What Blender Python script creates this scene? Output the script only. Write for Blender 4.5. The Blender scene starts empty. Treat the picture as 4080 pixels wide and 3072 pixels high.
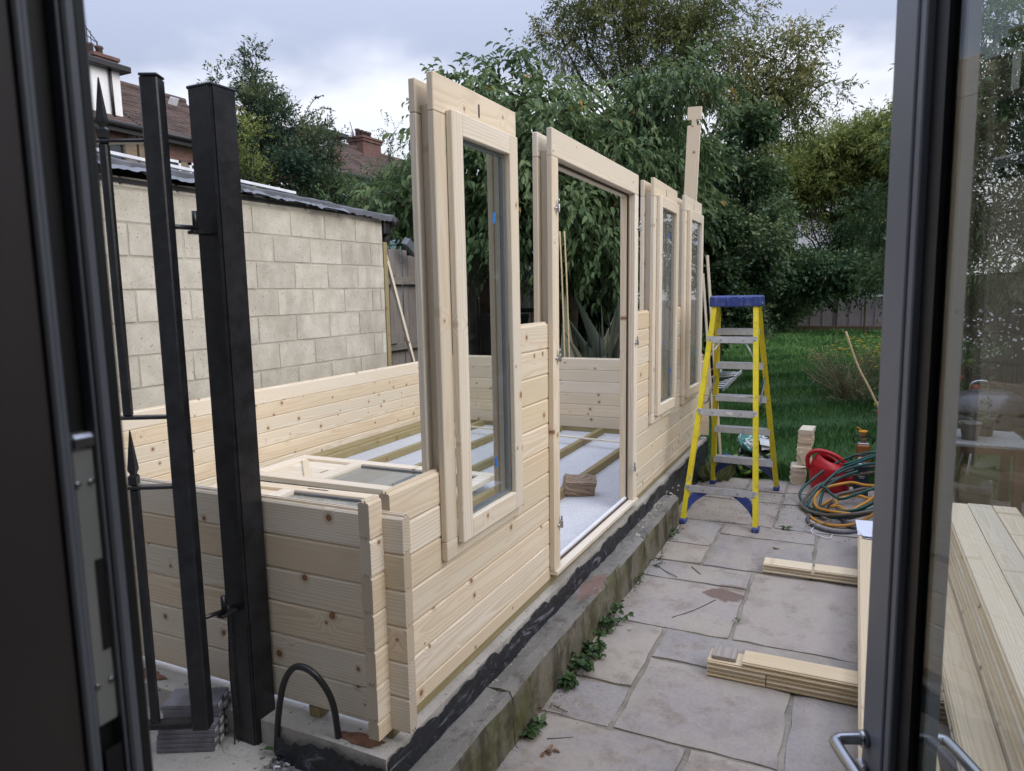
import bpy, bmesh, math, random
import numpy as np
from mathutils import Vector, Matrix, Euler
random.seed(7); RNG = np.random.default_rng(11)
S = bpy.context.scene
C = bpy.context.collection
PI = math.pi
# ---------------------------------------------------------------- camera (solved from the photograph's vanishing lines)
FPX = 2858.3; CAM = np.array([-1.75636, -1.29450, 1.73501])
YAW, PITCH, ROLL = 0.447031, 0.128720, -0.0194387
def _axes():
    cy, sy, cp, sp = math.cos(YAW), math.sin(YAW), math.cos(PITCH), math.sin(PITCH)
    f = np.array([cy*cp, sy*cp, -sp]); r = np.array([sy, -cy, 0.0]); u = np.cross(r, f)
    a, b = math.cos(ROLL), math.sin(ROLL)
    return f, a*r+b*u, -b*r+a*u
AF, AR, AU = _axes()
cam_d = bpy.data.cameras.new('camera'); cam = bpy.data.objects.new('camera', cam_d); C.objects.link(cam)
cam_d.sensor_width = 36; cam_d.lens = 36*FPX/4080; cam_d.clip_start = 0.02; cam_d.clip_end = 500
m = Matrix.Identity(4)
for i in range(3):
    m[i][0], m[i][1], m[i][2], m[i][3] = AR[i], AU[i], -AF[i], CAM[i]
cam.matrix_world = m
cam_d.dof.use_dof = True; cam_d.dof.focus_distance = 4.2; cam_d.dof.aperture_fstop = 8.0
S.camera = cam
# pixel (of the 4080x3072 photograph) -> point on a known plane
def ray(x, y): return AF + AR*(x-2040)/FPX + AU*(1536-y)/FPX
def onZ(x, y, z): d = ray(x, y); return CAM + d*((z-CAM[2])/d[2])
def onY(x, y, v): d = ray(x, y); return CAM + d*((v-CAM[1])/d[1])
def onX(x, y, v): d = ray(x, y); return CAM + d*((v-CAM[0])/d[0])
def onPl(x, y, p, n): d = ray(x, y); n = np.array(n, float); return CAM + d*(np.dot(np.array(p)-CAM, n)/np.dot(d, n))
# ---------------------------------------------------------------- world, sun, exposure
W = bpy.data.worlds.new('World'); S.world = W; W.use_nodes = True
SUN_EL, SUN_AZ = math.radians(36), math.radians(-98)     # azimuth measured from +X towards +Y
def build_world():
    nt = W.node_tree; nt.nodes.clear(); N = nt.nodes.new; Lk = nt.links.new
    def math_(op, a, b=None, c=None):
        n = N('ShaderNodeMath'); n.operation = op
        for i, v in enumerate((a, b, c)):
            if v is None: continue
            if isinstance(v, (int, float)): n.inputs[i].default_value = v
            else: Lk(v, n.inputs[i])
        return n.outputs[0]
    out = N('ShaderNodeOutputWorld'); tc = N('ShaderNodeTexCoord'); sep = N('ShaderNodeSeparateXYZ'); Lk(tc.outputs['Generated'], sep.inputs[0])
    sky = N('ShaderNodeTexSky'); sky.sky_type = 'NISHITA'; sky.sun_disc = False; sky.sun_elevation = SUN_EL
    sky.sun_rotation = PI/2 - SUN_AZ; sky.air_density = 1.2; sky.dust_density = 2.0
    bgs = N('ShaderNodeBackground'); Lk(sky.outputs[0], bgs.inputs[0]); bgs.inputs[1].default_value = 0.10
    z = math_('MAXIMUM', sep.outputs[2], 0.0)
    zz = math_('ADD', z, 0.16)
    cx, cy = math_('DIVIDE', sep.outputs[0], zz), math_('DIVIDE', sep.outputs[1], zz)
    cmb = N('ShaderNodeCombineXYZ'); Lk(cx, cmb.inputs[0]); Lk(cy, cmb.inputs[1]); cmb.inputs[2].default_value = 3.7
    n1 = N('ShaderNodeTexNoise'); n1.inputs['Scale'].default_value = 0.55; n1.inputs['Detail'].default_value = 6; n1.inputs['Roughness'].default_value = 0.5
    n1.inputs['Distortion'].default_value = 0.25; Lk(cmb.outputs[0], n1.inputs['Vector'])
    n2 = N('ShaderNodeTexNoise'); n2.inputs['Scale'].default_value = 1.9; n2.inputs['Detail'].default_value = 4; Lk(cmb.outputs[0], n2.inputs['Vector'])
    # thicker grey base of the cloud deck overhead, thin bright veil towards the horizon
    a = math_('ADD', math_('MULTIPLY', math_('SUBTRACT', n1.outputs[0], 0.5), 1.3), math_('MULTIPLY', math_('SUBTRACT', n2.outputs[0], 0.5), 0.3))
    a = math_('ADD', a, math_('MULTIPLY', z, 2.0))
    mr = N('ShaderNodeMapRange'); mr.inputs[1].default_value = 0.40; mr.inputs[2].default_value = 0.60; Lk(a, mr.inputs[0]); mr.interpolation_type = 'SMOOTHSTEP'
    mx = N('ShaderNodeMix'); mx.data_type = 'RGBA'; Lk(mr.outputs[0], mx.inputs[0]); mx.inputs[6].default_value = (0.455, 0.462, 0.505, 1); mx.inputs[7].default_value = (0.205, 0.226, 0.298, 1)
    # CIE overcast: the zenith is brighter than the horizon
    lum = math_('ADD', math_('MULTIPLY', math_('POWER', z, 1.6), 4.2), 0.97)
    bgc = N('ShaderNodeBackground'); Lk(mx.outputs[2], bgc.inputs[0]); Lk(lum, bgc.inputs[1])
    ms = N('ShaderNodeMixShader'); ms.inputs[0].default_value = 0.88; Lk(bgs.outputs[0], ms.inputs[1]); Lk(bgc.outputs[0], ms.inputs[2])
    Lk(ms.outputs[0], out.inputs[0])
build_world()
sd = bpy.data.lights.new('sun', 'SUN'); sd.energy = 1.5; sd.angle = math.radians(50); sd.color = (1.0, 0.95, 0.88)
so = bpy.data.objects.new('sun', sd); C.objects.link(so)
_d = Vector((math.cos(SUN_EL)*math.cos(SUN_AZ), math.cos(SUN_EL)*math.sin(SUN_AZ), math.sin(SUN_EL)))
so.rotation_euler = _d.to_track_quat('Z', 'Y').to_euler(); so.location = _d*30
S.view_settings.view_transform = 'Standard'; S.view_settings.look = 'None'; S.view_settings.exposure = 0.78; S.view_settings.gamma = 1
S.render.engine = 'CYCLES'
try: S.cycles.max_bounces = 5; S.cycles.diffuse_bounces = 3; S.cycles.glossy_bounces = 3; S.cycles.transparent_max_bounces = 16
except Exception: pass
# ---------------------------------------------------------------- material helpers
class NT:
    def __init__(s, name):
        s.m = bpy.data.materials.new(name); s.m.use_nodes = True; s.t = s.m.node_tree; s.t.nodes.clear()
        s.out = s.n('ShaderNodeOutputMaterial'); s.b = s.n('ShaderNodeBsdfPrincipled'); s.l(s.b.outputs[0], s.out.inputs[0])
    def n(s, t, **k):
        x = s.t.nodes.new(t)
        for a, v in k.items(): setattr(x, a, v)
        return x
    def l(s, a, b): s.t.links.new(a, b)
    def set(s, sock, v):
        if isinstance(v, (int, float, tuple, list, Vector)): sock.default_value = v
        else: s.l(v, sock)
    def math(s, op, a, b=0.0, c=None, clamp=False):
        x = s.n('ShaderNodeMath', operation=op, use_clamp=clamp); s.set(x.inputs[0], a); s.set(x.inputs[1], b)
        if c is not None: s.set(x.inputs[2], c)
        return x.outputs[0]
    def obj(s): return s.n('ShaderNodeTexCoord').outputs['Object']
    def gen(s): return s.n('ShaderNodeTexCoord').outputs['Generated']
    def pos(s): return s.n('ShaderNodeNewGeometry').outputs['Position']
    def rand(s): return s.n('ShaderNodeObjectInfo').outputs['Random']
    def map(s, v, sc=(1, 1, 1), loc=(0, 0, 0)):
        x = s.n('ShaderNodeMapping'); s.l(v, x.inputs[0]); s.set(x.inputs[3], sc); s.set(x.inputs[1], loc); return x.outputs[0]
    def add(s, a, b):
        x = s.n('ShaderNodeVectorMath', operation='ADD'); s.set(x.inputs[0], a); s.set(x.inputs[1], b); return x.outputs[0]
    def noise(s, v, sc, det=3, rough=.5, dist=0):
        x = s.n('ShaderNodeTexNoise'); s.l(v, x.inputs['Vector']); x.inputs['Scale'].default_value = sc; x.inputs['Detail'].default_value = det
        x.inputs['Roughness'].default_value = rough; x.inputs['Distortion'].default_value = dist; return x.outputs[0]
    def vor(s, v, sc, feat='F1', out=0):
        x = s.n('ShaderNodeTexVoronoi', feature=feat); s.l(v, x.inputs['Vector']); x.inputs['Scale'].default_value = sc; return x.outputs[out]
    def rng(s, v, a, b, c=0.0, d=1.0, smooth=True):
        x = s.n('ShaderNodeMapRange'); x.interpolation_type = 'SMOOTHSTEP' if smooth else 'LINEAR'; s.l(v, x.inputs[0])
        for i, q in enumerate((a, b, c, d)): s.set(x.inputs[1+i], q)
        return x.outputs[0]
    def mix(s, f, a, b, mode='MIX'):
        x = s.n('ShaderNodeMix', data_type='RGBA', blend_type=mode); s.set(x.inputs[0], f)
        s.set(x.inputs[6], tuple(a)+(1,) if isinstance(a, tuple) and len(a) == 3 else a); s.set(x.inputs[7], tuple(b)+(1,) if isinstance(b, tuple) and len(b) == 3 else b)
        return x.outputs[2]
    def comb(s, x, y, z):
        q = s.n('ShaderNodeCombineXYZ'); s.set(q.inputs[0], x); s.set(q.inputs[1], y); s.set(q.inputs[2], z); return q.outputs[0]
    def bump(s, h, st=.3, dist=.01):
        x = s.n('ShaderNodeBump'); s.l(h, x.inputs['Height']); x.inputs['Strength'].default_value = st; x.inputs['Distance'].default_value = dist
        s.l(x.outputs[0], s.b.inputs['Normal'])
    def spot(s, p, cx, cy, rx, ry, nz=.5, sc=18):
        m_ = s.map(p, (1/rx, 1/ry, 0), (-cx/rx, -cy/ry, 0)); ln = s.n('ShaderNodeVectorMath', operation='LENGTH'); s.l(m_, ln.inputs[0])
        d = s.math('ADD', ln.outputs['Value'], s.math('MULTIPLY', s.math('SUBTRACT', s.noise(p, sc, 5, .65), .5), nz*2)); return s.rng(d, .8, 1.0, 1, 0)
    def fin(s, col=None, rough=.6, metal=0.0, spec=None):
        if col is not None: s.set(s.b.inputs['Base Color'], tuple(col)+(1,) if isinstance(col, tuple) and len(col) == 3 else col)
        s.set(s.b.inputs['Roughness'], rough); s.set(s.b.inputs['Metallic'], metal)
        if spec is not None: s.b.inputs['Specular IOR Level'].default_value = spec
        return s.m
MAT = {}
def simple(name, col, rough=.6, metal=0.0, var=.12, sc=6.0, bump=0.0, bsc=60.0, spec=None, coat=0, dirt=0):
    k = NT(name); p = k.pos(); n = k.noise(p, sc, 4, .6)
    dk = tuple(c*(1-var) for c in col); lt = tuple(min(1, c*(1+var)) for c in col)
    c = k.mix(k.rng(n, .3, .7), dk, lt)
    if dirt: c = k.mix(k.math('MULTIPLY', k.rng(k.noise(p, 24, 5, .7), .52, .70), dirt), c, (.20, .17, .13)); c = k.mix(k.math('MULTIPLY', k.rng(k.noise(p, 70, 3, .6), .66, .72), dirt), c, (.6, .58, .52))
    if bump: k.bump(k.noise(p, bsc, 4, .6), bump, .005)
    if coat: k.b.inputs['Coat Weight'].default_value = coat
    MAT[name] = k.fin(c, rough, metal, spec); return MAT[name]
def wood(name, pale, warm, dark, knot=(.22, .105, .045), green=0.0, ringc=.5, knots=1.0, grey=0.0, rough=.62):
    k = NT(name); o = k.obj(); r = k.rand(); r2 = k.math('FRACT', k.math('MULTIPLY', r, 17.31)); r3 = k.math('FRACT', k.math('MULTIPLY', r, 91.7))
    v = k.add(o, k.comb(k.math('MULTIPLY', r, 31.0), 0, 0))
    sep = k.n('ShaderNodeSeparateXYZ'); k.l(v, sep.inputs[0])
    x, y, z = sep.outputs
    # growth rings about a pith that lies behind the face, bent by slow noise along the grain
    nb = k.noise(k.map(v, (.9, 5, 5)), 1.0, 3, .5); nf = k.noise(k.map(v, (2.2, 30, 30)), 1.0, 3, .6)
    y0 = k.math('SUBTRACT', y, k.math('ADD', .035, k.math('MULTIPLY', r2, .07)))
    z0 = k.math('SUBTRACT', z, k.math('MULTIPLY_ADD', r3, .16, -.05))
    rad = k.math('SQRT', k.math('ADD', k.math('MULTIPLY', y0, y0), k.math('MULTIPLY', z0, z0)))
    rad = k.math('ADD', rad, k.math('ADD', k.math('MULTIPLY', nb, .055), k.math('MULTIPLY', nf, .006)))
    # knots
    kv = k.comb(k.math('MULTIPLY', x, 3.1), k.math('MULTIPLY', y, 1.2), k.math('MULTIPLY', k.math('ADD', z, k.math('MULTIPLY', r2, 3)), 9.5))
    vo = k.n('ShaderNodeTexVoronoi'); k.l(kv, vo.inputs['Vector']); vo.inputs['Scale'].default_value = 1.0
    sc = k.n('ShaderNodeSeparateColor'); k.l(vo.outputs['Color'], sc.inputs[0])
    # real-size offset from the knot centre
    dv = k.n('ShaderNodeVectorMath', operation='SUBTRACT'); k.l(kv, dv.inputs[0]); k.l(vo.outputs['Position'], dv.inputs[1])
    ds = k.n('ShaderNodeVectorMath', operation='MULTIPLY'); k.l(dv.outputs[0], ds.inputs[0]); ds.inputs[1].default_value = (1/3.1, 0, 1/9.5)
    ln = k.n('ShaderNodeVectorMath', operation='LENGTH'); k.l(ds.outputs[0], ln.inputs[0]); kd = ln.outputs['Value']
    has = k.rng(sc.outputs[0], .44, .48, 0, 1.0*knots); size = k.math('MULTIPLY_ADD', sc.outputs[1], .0105, .0035)
    rad = k.math('ADD', rad, k.math('MULTIPLY', has, k.math('MULTIPLY', k.rng(kd, 0, .05, 1, 0), .018)))
    fr = k.math('FRACT', k.math('MULTIPLY', rad, 105.0))
    ring = k.math('MULTIPLY', k.rng(fr, .15, .82), k.rng(fr, .86, 1.0, 1, 0))
    pat = k.noise(k.map(v, (1.3, 9, 9)), 1.0, 3, .6)
    base = k.mix(k.rng(r3, .30, .95), pale, warm); r4 = k.math('FRACT', k.math('MULTIPLY', r, 333.3))
    base = k.mix(1.0, base, k.comb(k.rng(r4, 0, 1, .84, 1.04, False), k.rng(r4, 0, 1, .83, 1.04, False), k.rng(r4, 0, 1, .80, 1.05, False)), 'MULTIPLY')
    base = k.mix(k.rng(pat, .42, .75, 0, .55), base, warm)
    col = k.mix(k.math('MULTIPLY', ring, ringc), base, dark)
    fib = k.noise(k.map(v, (4, 260, 260)), 1.0, 2, .5)
    col = k.mix(k.rng(fib, .35, .7, .0, .16), col, dark)
    halo = k.math('MULTIPLY', has, k.rng(kd, k.math('MULTIPLY', size, 1.0), k.math('MULTIPLY', size, 2.4), .45, 0))
    col = k.mix(halo, col, tuple(.5*(a+b) for a, b in zip(dark, knot)))
    kn = k.math('MULTIPLY', has, k.rng(kd, k.math('MULTIPLY', size, .75), size, 1, 0))
    col = k.mix(kn, col, k.mix(k.rng(kd, 0, k.math('MULTIPLY', size, .8)), tuple(c*1.5 for c in knot), knot))
    if grey: col = k.mix(k.rng(k.noise(k.pos(), 3, 4, .6), .3, .7, .25*grey, grey), col, (.27, .25, .235))
    k.bump(k.math('ADD', ring, fib), .12, .0015)
    MAT[name] = k.fin(col, rough, 0, .3); return MAT[name]
wood('pine', (.80, .74, .625), (.765, .645, .47), (.57, .43, .27), ringc=.46)
wood('pine_end', (.59, .52, .415), (.55, .465, .35), (.39, .30, .20), ringc=.45, knots=0)
wood('pine_trim', (.80, .745, .64), (.76, .65, .49), (.58, .445, .285), ringc=.38, knots=.9)
wood('pine_yellow', (.775, .69, .525), (.735, .605, .405), (.54, .40, .225), ringc=.33)
wood('treated', (.36, .31, .165), (.32, .25, .12), (.20, .15, .07), ringc=.4)
wood('firewood', (.46, .33, .225), (.36, .24, .155), (.17, .115, .075), ringc=.8, knots=.4, grey=.2)
wood('fence_old', (.25, .225, .205), (.2, .175, .16), (.085, .075, .07), ringc=.6, grey=.5, rough=.85)
wood('weathered', (.42, .375, .335), (.36, .315, .27), (.22, .18, .15), ringc=.5, grey=.25, rough=.8)
wood('fence_brown', (.13, .085, .055), (.10, .07, .05), (.04, .03, .022), ringc=.6, rough=.8)
wood('slat_grey', (.25, .225, .225), (.2, .175, .17), (.10, .09, .09), ringc=.4, grey=.5, rough=.85)
def concrete(name, a, b, spots=(.12, .11, .10), sc=3.0, spk=.5, moss=0.0, pit=0.0, rough=.85):
    k = NT(name); p = k.pos(); p2 = k.add(p, k.comb(k.math('MULTIPLY', k.rand(), 13.), k.math('MULTIPLY', k.rand(), 7.), 0))
    n1 = k.noise(p2, sc, 6, .62); n2 = k.noise(p2, sc*9, 5, .65); n3 = k.noise(p2, sc*45, 3, .6)
    c = k.mix(k.rng(n1, .3, .7), a, b); c = k.mix(k.rng(n2, .52, .74, 0, spk), c, spots)
    c = k.mix(k.rng(n3, .3, .75, 0, .35), c, tuple(min(1, q*1.35) for q in b))
    if name == 'block':
        tone = k.rng(k.rand(), 0, 1, .90, 1.04, False); c = k.mix(1.0, c, k.comb(tone, k.math('MULTIPLY', tone, .99), k.math('MULTIPLY', tone, .975)), 'MULTIPLY')
        c = k.mix(k.math('MULTIPLY', k.rng(k.noise(k.map(p, (3, 3, .8)), 1.0, 5, .65), .5, .7), .45), c, (.29, .265, .215))
    if pit: c = k.mix(k.math('MULTIPLY', k.rng(k.vor(p2, 34), .05, .26, 1, 0), k.rng(n2, .47, .54)), c, tuple(q*.35 for q in a))
    if moss:
        mm = k.math('MULTIPLY', k.rng(k.noise(p, 4.5, 5, .65), .42, .66), moss); c = k.mix(mm, c, (.085, .088, .026))
        c = k.mix(k.math('MULTIPLY', k.rng(k.noise(p, 9, 4, .6), .5, .7), moss*.8), c, (.055, .045, .035))
    if name == 'beam_top':
        c = k.mix(k.math('MULTIPLY', k.spot(p, 1.63, -.115, .21, .055, .8, 22), .75), c, (.20, .115, .09)); c = k.mix(k.rng(k.noise(p, 7, 5, .7), .5, .66, 0, .7), c, (.075, .068, .058))
    if name == 'beam_side': c = k.mix(k.rng(k.noise(k.map(p, (9, 9, 2)), 1, 4, .65), .5, .66, 0, .75), c, (.035, .032, .026))
    k.bump(k.math('ADD', n2, k.math('MULTIPLY', n3, .5)), .45, .006)
    MAT[name] = k.fin(c, rough, 0, .25); return MAT[name]
concrete('block', (.40, .375, .315), (.545, .515, .445), spots=(.30, .275, .225), sc=6, spk=.55, pit=1)
concrete('mortar', (.33, .305, .25), (.45, .425, .36), spots=(.2, .18, .14), sc=6, spk=.6)
concrete('slab_conc', (.46, .465, .475), (.53, .535, .54), spots=(.39, .385, .38), sc=1.2, spk=.25)
concrete('slab_rough', (.33, .31, .275), (.455, .435, .39), spots=(.19, .17, .14), sc=5, spk=.7, pit=.6)
concrete('path_conc', (.185, .175, .155), (.30, .285, .26), spots=(.09, .082, .07), sc=5, spk=.7)
concrete('beam_top', (.13, .125, .11), (.215, .205, .185), spots=(.05, .047, .04), sc=3.5, spk=.8)
concrete('beam_side', (.125, .113, .085), (.185, .168, .128), spots=(.05, .044, .03), sc=4, spk=.7, moss=.9)
concrete('render_white', (.66, .66, .66), (.76, .76, .76), sc=1, spk=.1)
concrete('render_house', (.55, .54, .51), (.62, .61, .58), sc=1, spk=.1)
concrete('joint_sand', (.16, .145, .115), (.30, .275, .225), spots=(.06, .05, .035), sc=7, spk=.8)
concrete('soil', (.05, .04, .03), (.085, .068, .05), spots=(.02, .017, .013), sc=5, spk=.6)
def stone():
    k = NT('sandstone'); p = k.pos(); r = k.rand(); p2 = k.add(p, k.comb(k.math('MULTIPLY', r, 23.), 0, 0))
    r2 = k.math('FRACT', k.math('MULTIPLY', r, 7.77))
    base = k.mix(k.rng(r, .1, .9, 0, 1, False), (.365, .315, .275), (.265, .248, .248)); base = k.mix(k.rng(r2, .55, .9), base, (.33, .312, .298))
    n1 = k.noise(p2, 2.2, 6, .6, .4); c = k.mix(k.rng(n1, .38, .64, 0, .85), base, (0.361, 0.319, 0.263))
    n2 = k.noise(p2, 5.5, 6, .65); c = k.mix(k.rng(n2, .50, .66, 0, .7), c, (0.220, 0.177, 0.147))
    n3 = k.noise(p2, 60, 3, .65); c = k.mix(k.rng(n3, .35, .68, 0, .35), c, (0.422, 0.376, 0.315))
    c = k.mix(k.math('MULTIPLY', k.rng(k.vor(p2, 5.0), .03, .085, .75, 0), k.rng(k.noise(p2, 1.1, 2), .5, .62)), c, (0.141, 0.095, 0.073))
    c = k.mix(k.rng(k.noise(p2, 130, 2), .66, .74, 0, .5), c, (0.062, 0.050, 0.041))
    c = k.mix(k.rng(k.noise(p2, 16, 4, .7), .62, .72, 0, .35), c, (0.458, 0.417, 0.351))
    c = k.mix(k.math('MULTIPLY', k.spot(p, 2.27, -.68, .085, .115, .9, 9), .85), c, (0.149, 0.092, 0.071)); c = k.mix(k.math('MULTIPLY', k.spot(p, 2.39, -.72, .05, .10, .9, 11), .5), c, (0.187, 0.124, 0.089))
    c = k.mix(k.math('MULTIPLY', k.rng(k.noise(p, 3.3, 4, .6), .5, .68), .22), c, (0.132, 0.108, 0.084))
    k.bump(k.math('ADD', n2, k.math('MULTIPLY', n1, 2.0)), .5, .012)
    MAT['sandstone'] = k.fin(c, k.rng(n2, .3, .7, .55, .8), 0, .3)
stone()
def membrane():
    k = NT('membrane'); p = k.pos(); n = k.noise(k.map(p, (5, 5, 22)), 1.0, 6, .7, 1.2); n2 = k.noise(p, 30, 4, .7)
    c = k.mix(k.rng(n, .55, .70, 0, .6), (.014, .016, .021), (.27, .285, .32)); c = k.mix(k.rng(n2, .6, .75, 0, .5), c, (.2, .2, .2))
    k.bump(k.noise(p, 12, 4, .6, 1), .8, .02); MAT['membrane'] = k.fin(c, .38, 0, .5)
membrane()
def leafmat(name, dark, mid, light, rough=.45, trans=.3, dead=None):
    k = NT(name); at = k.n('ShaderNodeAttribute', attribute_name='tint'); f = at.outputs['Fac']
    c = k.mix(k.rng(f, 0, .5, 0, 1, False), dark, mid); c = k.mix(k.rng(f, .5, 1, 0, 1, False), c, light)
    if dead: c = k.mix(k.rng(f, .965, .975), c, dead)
    k.fin(c, rough, 0, .25); tr = k.n('ShaderNodeBsdfTranslucent'); k.l(c, tr.inputs[0])
    mx = k.n('ShaderNodeMixShader'); mx.inputs[0].default_value = trans; k.l(k.b.outputs[0], mx.inputs[1]); k.l(tr.outputs[0], mx.inputs[2]); k.l(mx.outputs[0], k.out.inputs[0])
    MAT[name] = k.m
leafmat('leaf_cherry', (0.044, 0.075, 0.031), (0.088, 0.146, 0.055), (0.202, 0.260, 0.111), rough=.55, dead=(.42, .26, .05))
leafmat('leaf_ash', (0.072, 0.098, 0.034), (0.156, 0.189, 0.068), (0.325, 0.293, 0.111), dead=(.30, .16, .06), rough=.55, trans=.35)
leafmat('leaf_ivy', (0.030, 0.066, 0.030), (0.064, 0.117, 0.049), (0.184, 0.235, 0.102), rough=.35)
leafmat('leaf_bay', (0.022, 0.053, 0.034), (0.049, 0.094, 0.056), (0.160, 0.179, 0.075), rough=.35)
leafmat('leaf_elder', (0.078, 0.111, 0.029), (0.163, 0.208, 0.055), (0.325, 0.338, 0.098), rough=.55, trans=.35)
leafmat('leaf_shrub', (0.047, 0.085, 0.038), (0.094, 0.160, 0.066), (0.189, 0.246, 0.094), rough=.5)
leafmat('leaf_weed', (.03, .06, .022), (.058, .11, .038), (.11, .17, .06))
leafmat('leaf_flax', (0.066, 0.085, 0.066), (0.151, 0.179, 0.133), (0.415, 0.415, 0.282), dead=(.30, .22, .12))
leafmat('leaf_grass', (0.034, 0.091, 0.023), (0.078, 0.182, 0.047), (0.182, 0.293, 0.088), trans=.2, rough=.6)
leafmat('leaf_straw', (0.094, 0.122, 0.047), (0.189, 0.208, 0.094), (0.377, 0.358, 0.189))
leafmat('petal', (.55, .33, .01), (.75, .5, .02), (.85, .62, .05))
leafmat('petal_white', (.6, .6, .65), (.75, .75, .8), (.8, .8, .85))
leafmat('leaf_dead', (0.174, 0.102, 0.058), (0.290, 0.174, 0.102), (0.435, 0.275, 0.174))
def glassmat(name, tint=(1, 1, 1), refl=1.0, base=.045):
    """thin pane: clear with a Schlick mirror term that is the same from both sides"""
    k = NT(name); tr = k.n('ShaderNodeBsdfTransparent'); tr.inputs[0].default_value = tint+(1,)
    gl = k.n('ShaderNodeBsdfGlossy'); gl.inputs['Roughness'].default_value = 0.0; g = k.n('ShaderNodeNewGeometry')
    dp = k.n('ShaderNodeVectorMath', operation='DOT_PRODUCT'); k.l(g.outputs['Incoming'], dp.inputs[0]); k.l(g.outputs['Normal'], dp.inputs[1])
    c = k.math('SUBTRACT', 1.0, k.math('ABSOLUTE', dp.outputs['Value'])); f = k.math('MULTIPLY_ADD', k.math('POWER', c, 5.0), 1-base, base)
    f = k.math('MULTIPLY', f, refl, clamp=True); mx = k.n('ShaderNodeMixShader'); k.l(f, mx.inputs[0]); k.l(tr.outputs[0], mx.inputs[1]); k.l(gl.outputs[0], mx.inputs[2])
    k.l(mx.outputs[0], k.out.inputs[0]); MAT[name] = k.m
glassmat('glass', (.95, .97, .96), 1.0); glassmat('glass_door', (.90, .92, .90), 1.0, .05); glassmat('poly', (.93, .94, .95), 1.3)
simple('frame_grey', (.19, .20, .225), .42, 0, .05); simple('frame_black', (.012, .012, .013), .45, 0, .1); simple('frame_dark', (.05, .04, .037), .5, 0, .1)
simple('jamb_grey', (.15, .16, .18), .45, .1, .05); simple('steel_plate', (.36, .36, .34), .45, .5, .08); simple('chrome', (.42, .43, .45), .25, 1, .05); simple('zinc', (.5, .52, .53), .35, 1, .1)
simple('gate_black', (.012, .0125, .015), .30, 0, .5, 22, .15, 120, dirt=.02); simple('rubber', (.02, .018, .018), .6)
simple('rubber_brown', (.045, .028, .022), .55); simple('spacer', (.20, .22, .25), .4, .3, .05); simple('tape_blue', (.02, .16, .48), .5)
simple('alu', (.62, .63, .65), .42, .35, .06, 20, dirt=.35); simple('yellow', (.70, .57, .014), .45, 0, .10, 5, .05, 200, dirt=.5); simple('blue_plastic', (.032, .058, .23), .45, 0, .2, dirt=.45)
simple('red_plastic', (.50, .012, .022), .38, 0, .1, 5, .05, 50); simple('hose_green', (.008, .07, .062), .42, 0, .2); simple('hose_yellow', (.55, .25, .03), .45, 0, .12)
simple('hose_grey', (.13, .105, .085), .5, 0, .25, 20); simple('hose_purple', (.10, .095, .105), .5, 0, .2, 20); simple('cable_black', (.014, .014, .015), .42); simple('paint_white', (.72, .72, .74), .5, 0, .05)
simple('paper', (.72, .75, .83), .6, 0, .03); simple('ink', (.03, .035, .05), .6); simple('tin_blue', (.03, .05, .07), .35, .3, .2); simple('tin_brown', (.33, .13, .035), .4, .2, .2)
simple('tin_metal', (.5, .52, .52), .3, .9, .1); simple('bag_black', (.018, .019, .018), .33, 0, .4, 9, .4, 30); simple('bag_green', (.045, .20, .155), .35, 0, .4, 14, .5, 22); simple('bag_white', (.55, .57, .57), .38, 0, .2, 12, .5, 25)
simple('bag_lime', (.15, .36, .02), .35, 0, .25, 12, .5, 25); simple('orange', (.75, .33, .02), .5); simple('pot_grey', (.17, .165, .15), .6); simple('pot_black', (.02, .02, .02), .5)
simple('bbq', (.085, .085, .095), .25, .2, .1); simple('table_wood', (.26, .26, .255), .75, 0, .2, 30, .2); simple('leg_brown', (.12, .055, .025), .6); simple('tomato', (.42, .06, .02), .3); simple('tomato_green', (.22, .32, .06), .35)
simple('bamboo', (.52, .40, .22), .55, 0, .15, 30); simple('bark', (.065, .05, .038), .9, 0, .4, 12, .6, 40); simple('twig', (.13, .095, .065), .85, 0, .3); simple('twig_pale', (.33, .24, .15), .8)
simple('bin_green', (.010, .022, .020), .42, 0, .2); simple('pvc_black', (.015, .016, .019), .4); simple('pvc_white', (.6, .6, .6), .45); simple('lead', (.16, .175, .20), .55, .2, .15); simple('gutter', (.018, .017, .018), .5)
simple('shed_green', (.36, .50, .45), .6, 0, .06); simple('felt', (.10, .105, .12), .9, 0, .25, 8, .7, 80); simple('felt_edge', (.03, .03, .033), .9); simple('upvc', (.72, .74, .78), .4)
simple('win_dark', (.025, .03, .035), .15, 0, .2); simple('interior', (.17, .14, .125), .8, 0, .08); simple('stone_pebble', (.27, .26, .24), .8, 0, .2); simple('shingle', (.14, .14, .16), .55, 0, .35, 9, .4, 60)
simple('shingle_white', (.55, .55, .54), .7); simple('rope', (.55, .55, .54), .8); simple('curtain', (.30, .31, .33), .8); simple('slate_dark', (.035, .037, .045), .7, 0, .2, 20); simple('white_plate', (.68, .7, .74), .5)
def rooftile():
    k = NT('roof_tile'); p = k.pos(); n = k.noise(p, 1.6, 6, .65); n2 = k.noise(p, 9, 4, .7)
    c = k.mix(k.rng(n, .35, .68), (.062, .043, .038), (.115, .078, .066)); c = k.mix(k.rng(n2, .5, .75, 0, .7), c, (.15, .10, .085)); c = k.mix(k.rng(k.noise(p, 22, 3), .6, .7, 0, .6), c, (.04, .03, .03))
    k.bump(n2, .4, .03); MAT['roof_tile'] = k.fin(c, .9)
rooftile()
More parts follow.
